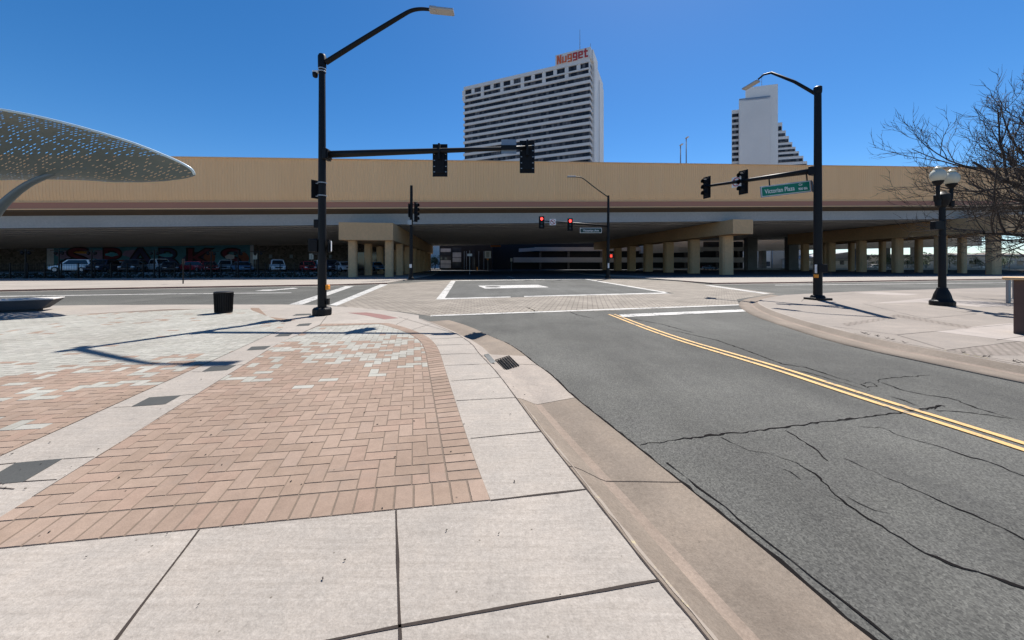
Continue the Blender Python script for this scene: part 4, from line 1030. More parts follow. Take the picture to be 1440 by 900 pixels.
# ================================================================== BARE TREE
random.seed(21)
T0 = Vector((26.3, 14.9, 0))
tr = empty('bare_tree', T0, 'leafless tree with dense dark twigs reaching in from the right edge', 'tree')
trunk = MB(); crown = MB()
trunk.tube([(0, 0, -.05), (.03, .02, .5), (-.02, .03, 1.2), (0, 0, 1.9), (.05, 0, 2.4)], [.24, .18, .155, .15, .15], 12)
trunk.build('trunk', 'bark', tr, smooth=True)
def branch(p, d, L_, r, lev):
    n = 5 if lev < 3 else 4; pts = [p]; rad = [r]; cur = p; dd = d.normalized()
    for i in range(n):
        wob = .10 if lev < 3 else .14
        dd = (dd + Vector((random.gauss(0, wob), random.gauss(0, wob), random.gauss(0, wob) + (.10 if lev > 0 else .05)))).normalized()
        cur = cur + dd * (L_ / n); pts.append(cur); rad.append(r * (1 - .62 * (i + 1) / n) if lev < 4 else r * (1 - .75 * (i + 1) / n))
    crown.tube(pts, rad, 7 if lev < 2 else 5 if lev < 3 else 3, caps=False)
    if lev >= 4: return
    nb = (8, 6, 5, 3)[lev]
    for j in range(nb):
        f = .25 + .75 * (j + random.random() * .6) / nb
        if f > 1: f = 1.0
        k = min(n - 1, int(f * n)); q = pts[k].lerp(pts[k + 1], f * n - k) if k < n else pts[-1]
        ax = (pts[min(k + 1, n)] - pts[k]).normalized()
        side = ax.cross(Vector((random.gauss(0, 1), random.gauss(0, 1), random.gauss(0, 1)))).normalized()
        nd = (ax * random.uniform(.75, 1.1) + side * random.uniform(.45, .85)).normalized()
        branch(q, nd, L_ * random.uniform(.42, .62), max(.0105, rad[k] * random.uniform(.5, .68)), lev + 1)
for j in range(17):
    a = 2 * math.pi * j / 17 + random.uniform(-.25, .25) + math.pi
    el = random.uniform(.16, 1.25)
    branch(Vector((0, 0, 1.8 + .07 * j)), Vector((math.cos(a) * math.cos(el), math.sin(a) * math.cos(el) * .8, math.sin(el))), random.uniform(4.9, 6.1), .135, 0)
crown.build('crown', 'bark', tr, smooth=True)
random.seed(11)

# ================================================================== CANOPY, BENCH, BIN
cn = empty('canopy', Vector((-25, 16.2, 0)), 'grey perforated leaf shaped shade canopy on a curved steel arm at left', 'canopy')
CO = cn.location
near = [(273.5, 245.5, 14.4), (270, 238, 14.25), (258, 230.5, 14.1), (240, 222, 13.9), (200, 205.5, 13.5), (160, 192, 13.2), (100, 175, 12.9), (50, 163, 12.7), (0, 153.5, 12.5), (-80, 141, 12.2), (-200, 128, 11.8), (-380, 122, 11.3)]
far = [(273.5, 246, 14.42), (268, 248.5, 14.7), (252, 251.5, 15.1), (230, 254, 15.4), (200, 255.5, 15.8), (160, 254, 16.3), (120, 250.5, 16.8), (60, 246, 17.4), (0, 243, 18), (-80, 239, 18.5), (-200, 233, 19.2), (-380, 224, 20)]
nr = [P(*p) - CO for p in near]; fr = [P(*p) - CO for p in far]
mb = MB(); W_ = 14; uvs = []
vs = []
for i in range(len(nr)):
    for k in range(W_ + 1):
        f = k / W_; p = nr[i].lerp(fr[i], f); wd = (nr[i] - fr[i]).length
        p = p + Vector((0, 0, -.06 * wd * math.sin(math.pi * f) + (.05 * wd * math.sin(math.pi * f * 2) )))
        vs.append(p)
m = W_ + 1
mb.add(vs, [(i * m + k, i * m + k + 1, (i + 1) * m + k + 1, (i + 1) * m + k) for i in range(len(nr) - 1) for k in range(W_)])
o = mb.build('canopy_sheet', 'perf', cn, smooth=True)
uvl = o.data.uv_layers.new(name='UVMap')
for lp_ in o.data.loops:
    v = o.data.vertices[lp_.vertex_index].co; uvl.data[lp_.index].uv = (v.x * 1.0, v.y + .35 * v.x)
MB().tube(smoothline(nr, 1), .045, 8).build('rim', 'rim', cn, smooth=True)
MB().tube(smoothline(fr, 1), .03, 8).build('rim', 'arm', cn, smooth=True)
A = [P(150, 238.5, 15.4), P(112, 237, 15.6), P(92, 240, 15.7), P(60, 249, 15.8), P(35, 261, 15.9), P(10, 281, 16.0), P(-8, 301, 16.05), P(-28, 335, 16.1), P(-42, 385, 16.15), P(-46, 424, 16.2)]
A = smoothline([p - CO for p in A], 2)
MB().tube(A, [.045 + .14 * min(1, (i / len(A)) * 1.6) for i in range(len(A))], 12).build('curved_arm', 'arm', cn, smooth=True)
MB().lathe([(.5, 0), (.5, .04), (.3, .1)], A[-1] * 1 - Vector((0, 0, A[-1].z)), 16).build('arm_base', 'arm', cn)

b0 = G(58, 437.5); bdv = Vector((-.82, -.572, 0)); bn = Vector((-bdv.y, bdv.x, 0)) * -1
if bn.y < 0: bn = -bn
be = empty('stone_bench', b0, 'long dark stone bench with pale seat top under the perforated canopy', 'bench')
Lb = 6.0; hgt = .40
mb = MB()
sec0 = [Vector((0, 0, 0)), bn * .55, Vector((0, 0, hgt)) + bn * .62 - bdv * .34, Vector((0, 0, hgt)) - bn * .16 - bdv * .34]
mb.hexa([bdv * .12 + bn * .1, bdv * .12 + bn * .5, bdv * Lb + bn * .5, bdv * Lb + bn * .1] + [p + Vector((0, 0, .07)) for p in (bdv * .12 + bn * .1, bdv * .12 + bn * .5, bdv * Lb + bn * .5, bdv * Lb + bn * .1)])
mb.build('plinth', 'bench', be)
mb = MB(); lo = [Vector((0, 0, .07)), bn * .62 + Vector((0, 0, .07)), bdv * Lb + bn * .62 + Vector((0, 0, .07)), bdv * Lb + Vector((0, 0, .07))]
hi = [-bdv * .32 - bn * .14 + Vector((0, 0, hgt)), -bdv * .32 + bn * .76 + Vector((0, 0, hgt)), bdv * Lb + bn * .76 + Vector((0, 0, hgt)), bdv * Lb - bn * .14 + Vector((0, 0, hgt))]
mb.hexa(lo + hi); mb.build('body', 'bench', be, bevel=.02)
mb = MB(); hi2 = [p + Vector((0, 0, .003)) for p in hi]; mb.hexa(hi2 + [p + Vector((0, 0, .045)) for p in hi]); mb.build('seat', 'bench_top', be, bevel=.012)
mb = MB()
for t in (1.3, 1.85):
    c = lo[0].lerp(hi[0], .72) + bdv * (t + .25) - bn * .012; mb.lathe([(.05, 0), (.05, .01)], (0, 0, 0), 4); mb.box(c, (.12, .03, .035), rz=math.atan2(bdv.y, bdv.x))
mb.v = mb.v; mb.build('skate_stop', 'grey_metal', be)

t0 = G(314.5, 440)
bi = empty('litter_bin', t0, 'black round slatted litter bin on the pale brick plaza', 'litter bin')
MB().lathe([(.29, .02), (.30, .05), (.325, .66), (.30, .66), (.28, .06)], n=24).build('liner', 'black_matt', bi, smooth='auto')
mb = MB()
for k in range(26):
    a = 2 * math.pi * k / 26; mb.tube([(math.cos(a) * .315, math.sin(a) * .315, .04), (math.cos(a) * .345, math.sin(a) * .345, .69)], .017, 5)
mb.build('slat_ring', 'black', bi)
MB().lathe([(.33, 0), (.355, .0), (.365, .03), (.33, .05)], (0, 0, .68), 24).build('rim', 'black', bi, smooth='auto'); MB().lathe([(.32, 0), (.33, .0), (.33, .05), (.30, .05)], (0, 0, .02), 24).build('base_ring', 'black', bi, smooth='auto')
MB().box((.38, 0, .62), (.16, .05, .03)).build('handle', 'black', bi); bi.scale = (.76, .76, 1)

# ================================================================== RIGHT EDGE: pillar and rack
pz = G(1462, 473)
pl = empty('rusty_pillar', (pz.x + .2, pz.y + .2, 0), 'square rust brown pillar with a tan cap at the right edge', 'pillar', R(-55))
MB().rng(-.30, .30, -.25, .35, 0, 1.28).build('shaft', 'rust', pl, bevel=.015)
MB().rng(-.46, .40, -.33, .42, 1.283, 1.345).build('cap', 'tan_pier', pl, bevel=.015)
rk0 = G(1418, 426)
rk = empty('bike_rack', rk0, 'grey metal bar rack with a small black lock, behind the rust brown pillar', 'rack')
mb = MB(); mb.box((0, 0, .53), (.10, .10, 1.06)); mb.box((1.6, 0, .53), (.10, .10, 1.06)); mb.build('rack_post', 'grey_metal', rk, bevel=.01)
mb = MB(); mb.box((.8, 0, 1.03), (1.6, .06, .05)); mb.box((.8, 0, .18), (1.6, .05, .04))
for k in range(8): mb.box((.2 + .18 * k, 0, .6), (.03, .03, .85))
mb.build('bar_panel', 'grey_metal', rk)
mb = MB(); mb.tube(smoothline([(.25, -.06, .6), (.38, -.09, .72), (.5, -.06, .6), (.38, -.09, .5), (.27, -.06, .6)], 2), .03, 6); mb.build('lock_chain', 'black', rk)

# ================================================================== CARS
def make_car(kind, paint, name, label, loc, rz, group):
    dims = dict(sedan=(4.6, 1.80, 1.45, .92), suv=(4.6, 1.88, 1.72, 1.05), pickup=(5.6, 1.95, 1.85, 1.12), hatch=(4.1, 1.75, 1.50, .96), minivan=(4.9, 1.95, 1.75, 1.02))[kind]
    Lc, Wc, Hc, belt = dims; hl = Lc / 2; hw = Wc / 2
    e = empty(name, loc, label, 'car' if kind != 'pickup' else 'pickup truck', rz, group)
    hood = belt - .06
    if kind == 'pickup': xs = [(-hl, .95, .42), (-hl + .1, belt, .36), (-.55, belt, .34), (.9, belt, .34), (1.2, belt, .34), (hl - .25, hood - .04, .36), (hl - .03, hood - .18, .42), (hl, .6, .48)]
    else: xs = [(-hl, .78, .45), (-hl + .08, belt - .02, .36), (-hl + .5, belt, .30), (-.6, belt, .28), (.7, belt, .28), (hl - .95, hood - .02, .28), (hl - .3, hood - .14, .32), (hl - .05, hood - .3, .38), (hl, .55, .45)]
    mb = MB(); vs = []
    for x, zt, zb in xs:
        fx = 1 - .16 * (abs(x) / hl) ** 4; w1 = hw * fx
        vs += [(x, -w1 * .90, zb), (x, -w1, zb + .14), (x, -w1, (zb + zt) / 2 + .05), (x, -w1 * .95, zt - .03), (x, -w1 * .84, zt), (x, w1 * .84, zt), (x, w1 * .95, zt - .03), (x, w1, (zb + zt) / 2 + .05), (x, w1, zb + .14), (x, w1 * .90, zb)]
    m = 10; n = len(xs)
    fs = [(i * m + k, (i + 1) * m + k, (i + 1) * m + (k + 1) % m, i * m + (k + 1) % m) for i in range(n - 1) for k in range(m)] + [tuple(range(m)), tuple((n - 1) * m + k for k in range(m - 1, -1, -1))]
    mb.add(vs, fs)
    # greenhouse
    rr = dict(sedan=(-1.75, -.95, .35, 1.15), suv=(-2.2, -1.85, .35, 1.05), pickup=(-.45, -.25, .75, 1.35), hatch=(-1.95, -1.45, .4, 1.2), minivan=(-2.38, -2.05, .75, 1.6))[kind]
    b0, t0_, t1_, b1 = rr; bw, tw = hw * .90, hw * .74; zb_ = belt - .02
    gh = [(b0, -bw, zb_), (b1, -bw, zb_), (b1, bw, zb_), (b0, bw, zb_), (t0_, -tw, Hc - .02), (t1_, -tw, Hc - .02), (t1_, tw, Hc - .02), (t0_, tw, Hc - .02)]
    mb.hexa(gh); rf = [(t0_ + .04, -tw * .92, Hc - .02), (t1_ - .04, -tw * .92, Hc - .02), (t1_ - .04, tw * .92, Hc - .02), (t0_ + .04, tw * .92, Hc - .02)]
    mb.hexa(rf + [(a * .97, b * .85, Hc + .02) for a, b, c in rf])
    body = mb.build('body', paint, e, smooth='auto', bevel=.03)
    def pane(nm, a, b, c, d, ins, off):
        A_, B_, C_, D_ = Vector(a), Vector(b), Vector(c), Vector(d); cc = (A_ + B_ + C_ + D_) / 4
        q = [cc + (p - cc) * ins for p in (A_, B_, C_, D_)]; nn = (B_ - A_).cross(D_ - A_).normalized()
        if nn.dot(cc - Vector((0, 0, belt))) < 0: nn = -nn
        q1 = [p + nn * (off + .016) for p in q]; q0 = [p + nn * (off - .02) for p in q]
        MB().hexa(q0 + q1).build(nm, 'car_glass', e)
    pane('windshield', gh[1], gh[2], gh[6], gh[5], .86, 0); pane('rear_window', gh[3], gh[0], gh[4], gh[7], .84, 0)
    pane('side_window', gh[0], gh[1], gh[5], gh[4], .84, 0); pane('side_window', gh[2], gh[3], gh[7], gh[6], .84, 0)
    rw = .33 if kind in ('sedan', 'hatch') else .38
    for x in (-hl * .60, hl * .62):
        for y in (-hw + .06, hw - .06):
            mb = MB(); nseg = 18
            ring = [(math.cos(2 * math.pi * k / nseg), math.sin(2 * math.pi * k / nseg)) for k in range(nseg)]
            mb.add([(x + a * rw, y - .11, rw + b * rw) for a, b in ring] + [(x + a * rw, y + .11, rw + b * rw) for a, b in ring], [(k, (k + 1) % nseg, nseg + (k + 1) % nseg, nseg + k) for k in range(nseg)] + [tuple(range(nseg - 1, -1, -1)), tuple(range(nseg, 2 * nseg))])
            wh = mb.build('wheel', 'tyre', e)
            s = -1 if y < 0 else 1; yy = y + s * .112
            mb = MB(); mb.add([(x + a * rw * .62, yy + s * .004, rw + b * rw * .62) for a, b in ring], [tuple(range(nseg))]); mb.build('rim', 'alloy', wh)
    for s in (-1, 1):
        MB().box((hl - .12, s * hw * .66, hood - .25), (.18, .34, .15)).build('headlight', 'lamp_glass', e, bevel=.03)
        MB().box((-hl + .06, s * hw * .70, .85), (.10, .24, .2)).build('tail_light', 'sign_red', e, bevel=.02)
    MB().box((hl - .02, 0, .62), (.06, hw * .9, .2)).build('grille', 'black_matt', e, bevel=.02)
    return e
CG = 'cars parked in the lot under the highway'
cars = [('suv', 'car_white', 'white minivan parked below the first mural letter', 106, 48, -165), ('suv', 'car_navy', 'dark navy SUV parked right of the white minivan under the mural', 144, 48.4, -68), ('suv', 'car_charcoal', 'charcoal SUV parked between the navy SUV and the white pickup', 187, 48.8, -60),
        ('pickup', 'car_white', 'white pickup truck parked side on in front of the mural', 222, 51.6, -15), ('sedan', 'car_charcoal', 'grey sedan parked in front of the white pickup', 238, 48.9, -42), ('hatch', 'car_red', 'bright red hatchback with pale roof, behind the grey sedan', 270, 51.6, -170), ('sedan', 'car_maroon', 'dark red sedan parked between the red hatchback and the blue sedan', 293, 49.7, -40),
        ('sedan', 'car_blue', 'light blue sedan below the last mural letter', 341, 50.4, -38), ('suv', 'car_white', 'white SUV parked by the stone wall, nearest the mural end', 390, 50.8, -52), ('sedan', 'car_white', 'white sedan half hidden behind the navy SUV', 164, 52.4, -30), ('suv', 'car_silver', 'silver SUV behind the light blue sedan under the last letter', 318, 53.5, -60), ('suv', 'car_white', 'white SUV half hidden behind the crimson hatchback', 452, 55, -50), ('hatch', 'car_red', 'crimson hatchback parked between the white SUV and the big signal pole', 433, 51.4, -50), ('suv', 'car_navy', 'dark blue SUV seen just right of the big signal pole', 466, 53, -52), ('sedan', 'car_silver', 'silver sedan parked beside the left tan pier', 483, 51.6, -45), ('sedan', 'car_blue', 'pale car glimpsed between the left pier columns', 529, 58, -50)]
for kind, paint, lab, px, Y, rz in cars:
    make_car(kind, paint, 'parked_car', lab, ((px - CX) / F * Y, Y, .605), R(rz), CG)

# ================================================================== STONE BUILDING WITH MURAL, FENCE
def BL(u, v): return BO + e1 * u + e2 * v
VB = 38.0
sb = empty('stone_building', BL(u_at(300, VB), VB), 'dark stone building behind the parked cars with a painted mural', 'building', BA)
su = u_at(300, VB)
u0, u1 = u_at(-120, VB), u_at(545, VB)
H1, H2 = Zb(u0) - .05, Zb(u1) - .05
def LU(px): return u_at(px, VB) - su
hb = lambda x: Zb(x + su) - .06
xa, xb = LU(-120), LU(545)
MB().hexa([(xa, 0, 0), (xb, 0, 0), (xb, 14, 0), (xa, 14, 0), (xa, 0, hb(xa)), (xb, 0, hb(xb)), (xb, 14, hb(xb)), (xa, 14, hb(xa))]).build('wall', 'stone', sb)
MB().hexa([(LU(362), -.08, hb(LU(362)) - .22), (LU(498), -.08, hb(LU(498)) - .22), (LU(498), -.002, hb(LU(498)) - .22), (LU(362), -.002, hb(LU(362)) - .22), (LU(362), -.08, hb(LU(362)) - .06), (LU(498), -.08, hb(LU(498)) - .06), (LU(498), -.002, hb(LU(498)) - .06), (LU(362), -.002, hb(LU(362)) - .06)]).build('light_strip', 'garage', sb)
for px in (381, 410, 438, 465): MB().box((LU(px), -.12, 3.55), (.6, .22, .8)).build('wall_lamp', 'steel', sb)
for px in (505, 528): MB().rng(LU(px) - 1.4, LU(px) + 1.4, -.06, -.004, .1, 4.6).build('window', 'glass', sb)
# mural
ml, mr = LU(66), LU(357)
mur = MB().hexa([(ml, -.05, .2), (mr, -.05, .2), (mr, -.004, .2), (ml, -.004, .2), (ml, -.05, hb(ml) - .03), (mr, -.05, hb(mr) - .03), (mr, -.004, hb(mr) - .03), (ml, -.004, hb(ml) - .03)]).build('mural', 'mural_teal', sb)
def blob(mat, px0, px1, z0, z1, seed, y):
    rn = random.Random(seed); c = [(LU(px0) + (LU(px1) - LU(px0)) * .5), (z0 + z1) / 2]; n = 18; rx, rz_ = (LU(px1) - LU(px0)) / 2, (z1 - z0) / 2
    pts = [(c[0] + math.cos(2 * math.pi * k / n) * rx * rn.uniform(.75, 1.05), y, c[1] + math.sin(2 * math.pi * k / n) * rz_ * rn.uniform(.75, 1.05)) for k in range(n)]
    mb = MB(); mb.add(pts, [tuple(range(n))]); return mb.build('painted_shape', mat, mur)
MB().rng(ml + .05, LU(76), -.056, -.051, .25, hb(ml) - .1).build('painted_shape', 'mural_pale', mur)
MB().rng(LU(352), mr - .05, -.056, -.051, .25, hb(mr) - .1).build('painted_shape', 'mural_pale', mur)
for i, (mat, a, b, z0, z1) in enumerate((('mural_purple', 78, 140, 2.3, 5.0), ('mural_ink', 84, 132, 1.2, 3.4), ('mural_rust', 160, 225, .8, 3.0), ('mural_purple', 130, 150, 2.5, 5.0), ('mural_wine', 80, 125, .6, 2.6), ('mural_purple', 170, 200, 3.2, 5.0), ('mural_navy', 255, 300, 1.2, 4.6), ('mural_ink', 305, 352, .6, 3.0), ('mural_rust', 285, 305, 2, 4.9), ('mural_rust', 332, 352, 1.4, 4.7))):
    blob(mat, a, b, z0, z1, i, -.053 - i * .002)
for i, (ch, a, b, mat) in enumerate((('S', 82, 138, 'mural_wine'), ('P', 136, 178, 'mural_wine'), ('A', 174, 222, 'mural_navy'), ('R', 216, 260, 'mural_navy'), ('K', 256, 306, 'mural_wine'), ('S', 300, 350, 'mural_wine'))):
    cxp = (LU(a) + LU(b)) / 2; wid = LU(b) - LU(a); sz = 5.9
    text_mesh('mural_letter', ch, sz, 'mural_ink', mur, (cxp, -.085 - .001 * i, 2.95), (R(90), 0, 0), .004, .26, wid / sz * 1.28)
    text_mesh('mural_letter', ch, sz, mat, mur, (cxp, -.10 - .001 * i, 2.95), (R(90), 0, 0), .004, .015, wid / sz * 1.28)
for i, (a, b, z0, z1, mat) in enumerate(((148, 168, 3.4, 4.3, 'mural_sky'), (223, 246, 3.3, 4.2, 'mural_sky'), (104, 128, 4.0, 4.6, 'mural_gold'), (316, 332, 2.8, 4.0, 'mural_pale'))):
    blob(mat, a, b, z0, z1, 40 + i, -.112)

# iron fence along the lot: bays of pickets, each bay a panel of the same fence
VF = -2.2
fu0, fu1 = u_at(-60, VF), u_at(474, VF)
fe = empty('iron_fence', BL(fu0, VF), 'black iron picket fence along the front of the parking lot', 'fence', BA)
n = 24; bay = (fu1 - fu0) / n
for k in range(n):
    mb = MB(); x0 = k * bay
    mb.rng(x0 + .05, x0 + bay - .05, -.02, .02, .15, .19); mb.rng(x0 + .05, x0 + bay - .05, -.02, .02, 1.55, 1.59)
    m = int(bay / .17)
    for j in range(1, m): mb.rng(x0 + j * bay / m - .007, x0 + j * bay / m + .007, -.007, .007, .05, 1.75)
    mb.build('picket_panel', 'black', fe)
for k in range(n + 1): MB().rng(k * bay - .05, k * bay + .05, -.05, .05, 0, 1.85).build('fence_post', 'black', fe)
# low hedge behind it, coloured near-black to carry the shaded band
mb = MB(); hu0, hu1 = fu0, fu1; rn = random.Random(3)
for k in range(2000):
    uu, vv, zz = rn.uniform(hu0, hu1), VF + .5 + rn.uniform(0, .7), rn.uniform(.02, .62) 
    c = BL(uu, vv) + Vector((0, 0, zz)); s_ = rn.uniform(.10, .20); ax = Vector((rn.gauss(0, 1), rn.gauss(0, 1), rn.gauss(0, 1))).normalized(); bx = ax.orthogonal().normalized(); cx_ = ax.cross(bx)
    mb.add([c - bx * s_, c + cx_ * s_ * .6, c + bx * s_, c - cx_ * s_ * .6], [(0, 1, 2, 3)])
tag(mb.build('low_shade_hedge', 'hedge'), 'low hedge behind the iron fence, coloured dark for the shade there', 'hedge')
def lot_lamp(px, first=None, lab=''):
    v = VF - .35; p = BL(u_at(px, v), v)
    if first is None:
        e = empty('lot_lamp', p, lab, 'lamp post', BA, 'lamp posts along the parking lot fence')
        MB().tube([(0, 0, 0), (0, 0, 3.5)], [.09, .06], 8).build('post', 'black', e)
        MB().lathe([(.16, 0), (.16, .25), (.10, .35)], n=8).build('post_base', 'black', e)
        MB().rng(-.9, .9, -.03, .03, 3.28, 3.34).build('cross_bar', 'black', e)
        for s in (-.35, .35): MB().lathe([(.05, 0), (.16, .12), (.16, .3), (.04, .42)], (s, 0, 2.8), 10).build('lantern', 'black_matt', e)
        return e
    e = copy_tree(first); e.location = p; e['label'] = lab; return e
f_ = None
for px, lab in ((36, 'black lantern post left of the mural, before the bare stone wall'), (83, 'black lantern post in front of the first mural letter'), (129, 'black lantern post between the first two mural letters'), (217, 'black lantern post in front of the white pickup truck'), (297, 'black lantern post in front of the dark red sedan'), (335, 'black lantern post in front of the light blue sedan'), (363, 'black lantern post at the right end of the mural')):
    e = lot_lamp(px, f_, lab); f_ = f_ or e
s0 = G(257.5, 399)
e = empty('kerb_sign', s0, 'thin black signpost by the far kerb, seen edge on', 'sign')
MB().tube([(0, 0, 0), (0, 0, 2.15)], .045, 8).build('post', 'black', e); MB().box((0, 0, 1.9), (.03, .45, .5), rz=R(20)).build('sign_plate', 'black_matt', e)
for px, lab in ((359, 'small white parking sign at the mural end'), (438, 'white notice sign right of the crimson hatchback')):
    Y = 62; e = empty('parking_sign', ((px - CX) / F * Y, Y, .6), lab, 'sign')
    MB().tube([(0, 0, 0), (0, 0, 2.3)], .04, 6).build('post', 'grey_metal', e); MB().box((0, -.05, 2.45), (.75, .03, 1.0)).build('sign_plate', 'sign_white', e)
    MB().box((0, -.07, 2.45), (.12, .008, .75)).build('sign_symbol', 'grey_metal', e)

# ================================================================== BEYOND THE UNDERPASS
# glass fronted building
GY = 116.0
def XY(px, Y): return (px - CX) / F * Y
def ZY(py, Y): return EYE + (HOR - py) / F * Y
gb = empty('glass_building', (XY(618, GY), GY, 0), 'dark glass fronted building at the end of the street under the highway', 'building')
gx = lambda px: XY(px, GY) - XY(618, GY)
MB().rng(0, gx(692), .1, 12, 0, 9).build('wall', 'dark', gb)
for a, b, ys in ((619.5, 634, (349.5, 355, 360, 366, 371.5, 377.5)), (636.5, 648.5, (348.5, 355, 362.5, 369, 377.5))):
    for y0, y1 in zip(ys, ys[1:]):
        MB().rng(gx(a), gx(b), .0, .09, ZY(y1 - .6, GY), ZY(y0, GY)).build('window', 'glass_pale' if random.random() < .55 else 'glass', gb)
MB().rng(gx(664), gx(668), -.1, .09, .1, 6.4).build('blue_panel', 'glass', gb)
for px in (652.5, 655.5, 673, 680): MB().rng(gx(px), gx(px + .8), -.2, .09, .1, 6).build('pilaster', 'steel', gb)
# pale block and tree behind it
o = MB().rng(-52, -25, 0, 12, 0, 13).build('pale_block', 'pale_wall', loc=(0, 150, 0)); tag(o, 'pale block wall seen past the left pier above the green tree', 'building')
def leafy(x, y, h, r, lab, n=1500):
    e = empty('leafy_tree', (x, y, 0), lab, 'tree'); MB().tube([(0, 0, 0), (.1, 0, h * .3), (0, .1, h * .7)], [.2, .15, .06], 8).build('trunk', 'bark', e)
    mb = MB(); rn = random.Random(int(x * 7))
    cl = [(Vector((rn.gauss(0, r * .45), rn.gauss(0, r * .45), h * rn.uniform(.25, .95))), r * rn.uniform(.25, .5)) for _ in range(16)]
    for k in range(n):
        c, cr = cl[k % 16]; d = Vector((rn.gauss(0, 1), rn.gauss(0, 1), rn.gauss(0, 1))).normalized() * cr * rn.uniform(.5, 1); p = c + d; s_ = rn.uniform(.1, .22)
        ax = Vector((rn.gauss(0, 1), rn.gauss(0, 1), rn.gauss(0, 1))).normalized(); bx = ax.orthogonal().normalized(); cx_ = ax.cross(bx)
        mb.add([p - bx * s_, p + cx_ * s_ * .6, p + bx * s_, p - cx_ * s_ * .6], [(0, 1, 2, 3)])
    mb.build('crown', 'leaf', e); return e
leafy(XY(611.5, 122), 122, 4.6, 2.6, 'green leafy tree in sun past the left pier')
# parking garage with pale bands
PY = 120.0
pg = empty('parking_garage', (0, PY, 0), 'low parking garage with pale concrete bands across the end of the underpass', 'garage')
px0, px1 = XY(696, PY), XY(1048, PY)
MB().rng(px0 - 1, px1, 1.2, 30, 0, 9.5).build('wall', 'dark', pg)  # solid box coloured near-black for the shaded open decks
for (y0, y1, a, b) in ((347.5, 353, 752, 1048), (362, 369, 722, 1048), (377, 380.5, 900, 1048)):
    mb = MB(); x0, x1 = XY(a, PY), XY(b, PY); z0, z1 = max(.05, ZY(y1, PY)), ZY(y0, PY)
    mb.hexa([(x0, 0, z0), (x1, 0, z0), (x1, 1.19, z0), (x0, 1.19, z0), (x0, 0, z1), (x1, 0, z1), (x1, 1.19, z1), (x0, 1.19, z1)]); mb.build('parapet_band', 'garage', pg)
mb = MB(); x0, x1 = XY(696, PY), XY(752, PY); mb.hexa([(x0, 3, 5.5), (x1, 0, 6.2), (x1, 1.1, 6.2), (x0, 4, 5.5), (x0, 3, 6.6), (x1, 0, 7.4), (x1, 1.1, 7.4), (x0, 4, 6.6)]); mb.build('ramp_band', 'garage', pg)
for px in (760, 800, 846, 905, 935, 965, 1010, 1040): MB().rng(XY(px, PY) - .35, XY(px, PY) + .35, .4, 1.1, 0, 6.2).build('garage_column', 'stone', pg)
# signs under the highway
Y = 84
e = empty('notice_board', (XY(686, Y), Y, RZ), 'large white notice board on a post under the highway', 'sign')
MB().tube([(0, 0, 0), (0, 0, 3.2)], .06, 6).build('post', 'grey_metal', e); bd_ = MB().box((0, -.08, 4.1), (1.5, .04, 1.7)).build('board', 'sign_white', e)
MB().box((0, -.11, 4.1), (.75, .01, 1.3)).build('board_print', 'lum', bd_)
mb = MB(); mb.hexa([(-.12, -.1, 2.75), (.12, -.1, 2.75), (.12, -.06, 2.75), (-.12, -.06, 2.75), (-.3, -.1, 3.2), (.3, -.1, 3.2), (.3, -.06, 3.2), (-.3, -.06, 3.2)]); mb.build('yellow_tab', 'yellow_btn', e)
Y = 62
e = empty('street_sign_post', (XY(660.5, Y), Y, RZ), 'grey post with a small white arrow sign under the highway', 'sign')
MB().tube([(0, 0, 0), (0, 0, 4.2)], .05, 6).build('post', 'grey_metal', e); MB().box((0, -.07, 3.45), (.85, .03, .42)).build('sign_plate', 'sign_white', e)
Y = 100
e = empty('ticket_post', (XY(719, Y), Y, RZ), 'small pale ticket box on a post before the garage', 'sign')
MB().tube([(0, 0, 0), (0, 0, 2.6)], .08, 6).build('post', 'steel', e); MB().box((0, -.1, 3.1), (.6, .3, .95)).build('box', 'sign_white', e)
e = empty('clearance_sign', BW_(u_at(697, 52), 52, Zb(u_at(697, 52)) - 1.05), 'orange clearance sign hung under the far end of the highway', 'sign', BA)
MB().box((0, 0, .35), (2.9, .08, .5)).build('sign_plate', mat_plain('orange_sign', (.50, .17, .02), .6), e)
MB().box((-1.2, 0, .8), (.06, .06, .44)).build('hanger', 'black', e); MB().box((1.2, 0, .8), (.06, .06, .44)).build('hanger', 'black', e)
e = empty('bollard', (XY(671, 105), 105, RZ), 'yellow bollard at the kerb beyond the underpass', 'bollard')
MB().lathe([(.14, 0), (.14, 1.0), (.10, 1.08), (.01, 1.1)], n=12).build('post', 'yellow_btn', e)
# right side background
WY = 150.0
wb = empty('warehouse', (XY(1060, WY), WY, 0), 'pale panelled warehouse glimpsed between right highway piers', 'building')
wx = lambda px: XY(px, WY) - XY(1060, WY)
MB().rng(wx(1030), wx(1084), 0, 20, 0, 8.4).build('wall', 'pale_wall', wb); MB().rng(wx(1084.2), wx(1125), .3, 20, 0, 8.2).build('wall', 'tan_wall2', wb)
for a, b in ((1066, 1073), (1077, 1084), (1102, 1109)): MB().rng(wx(a), wx(b) - .3, -.05, .29, 1.0, 2.9).build('window', 'glass', wb)
for a in (1050, 1085): MB().rng(wx(a), wx(a + 1), -.4, -.06, 0, 8.2).build('downpipe', 'steel', wb)
for a, b in ((1048, 1063), (1109, 1117)):
    Y = 108; v_ = 44.0
    u_ = u_at((a + b) / 2, v_)
    MB().rng(u_ - 1.6, u_ + 1.6, v_ - .8, v_ + .8, -.1, Zb(u_) - .01).build('dark_column', 'deck', bridge)
GY2 = 140.0
gh_ = empty('gabled_house', (XY(1172, GY2), GY2, 0), 'low white building with grey gabled roof seen between right piers', 'building')
hx = lambda px: XY(px, GY2) - XY(1172, GY2)
MB().rng(hx(1128), hx(1216), 0, 14, 0, 3.9).build('wall', 'pale_wall', gh_)
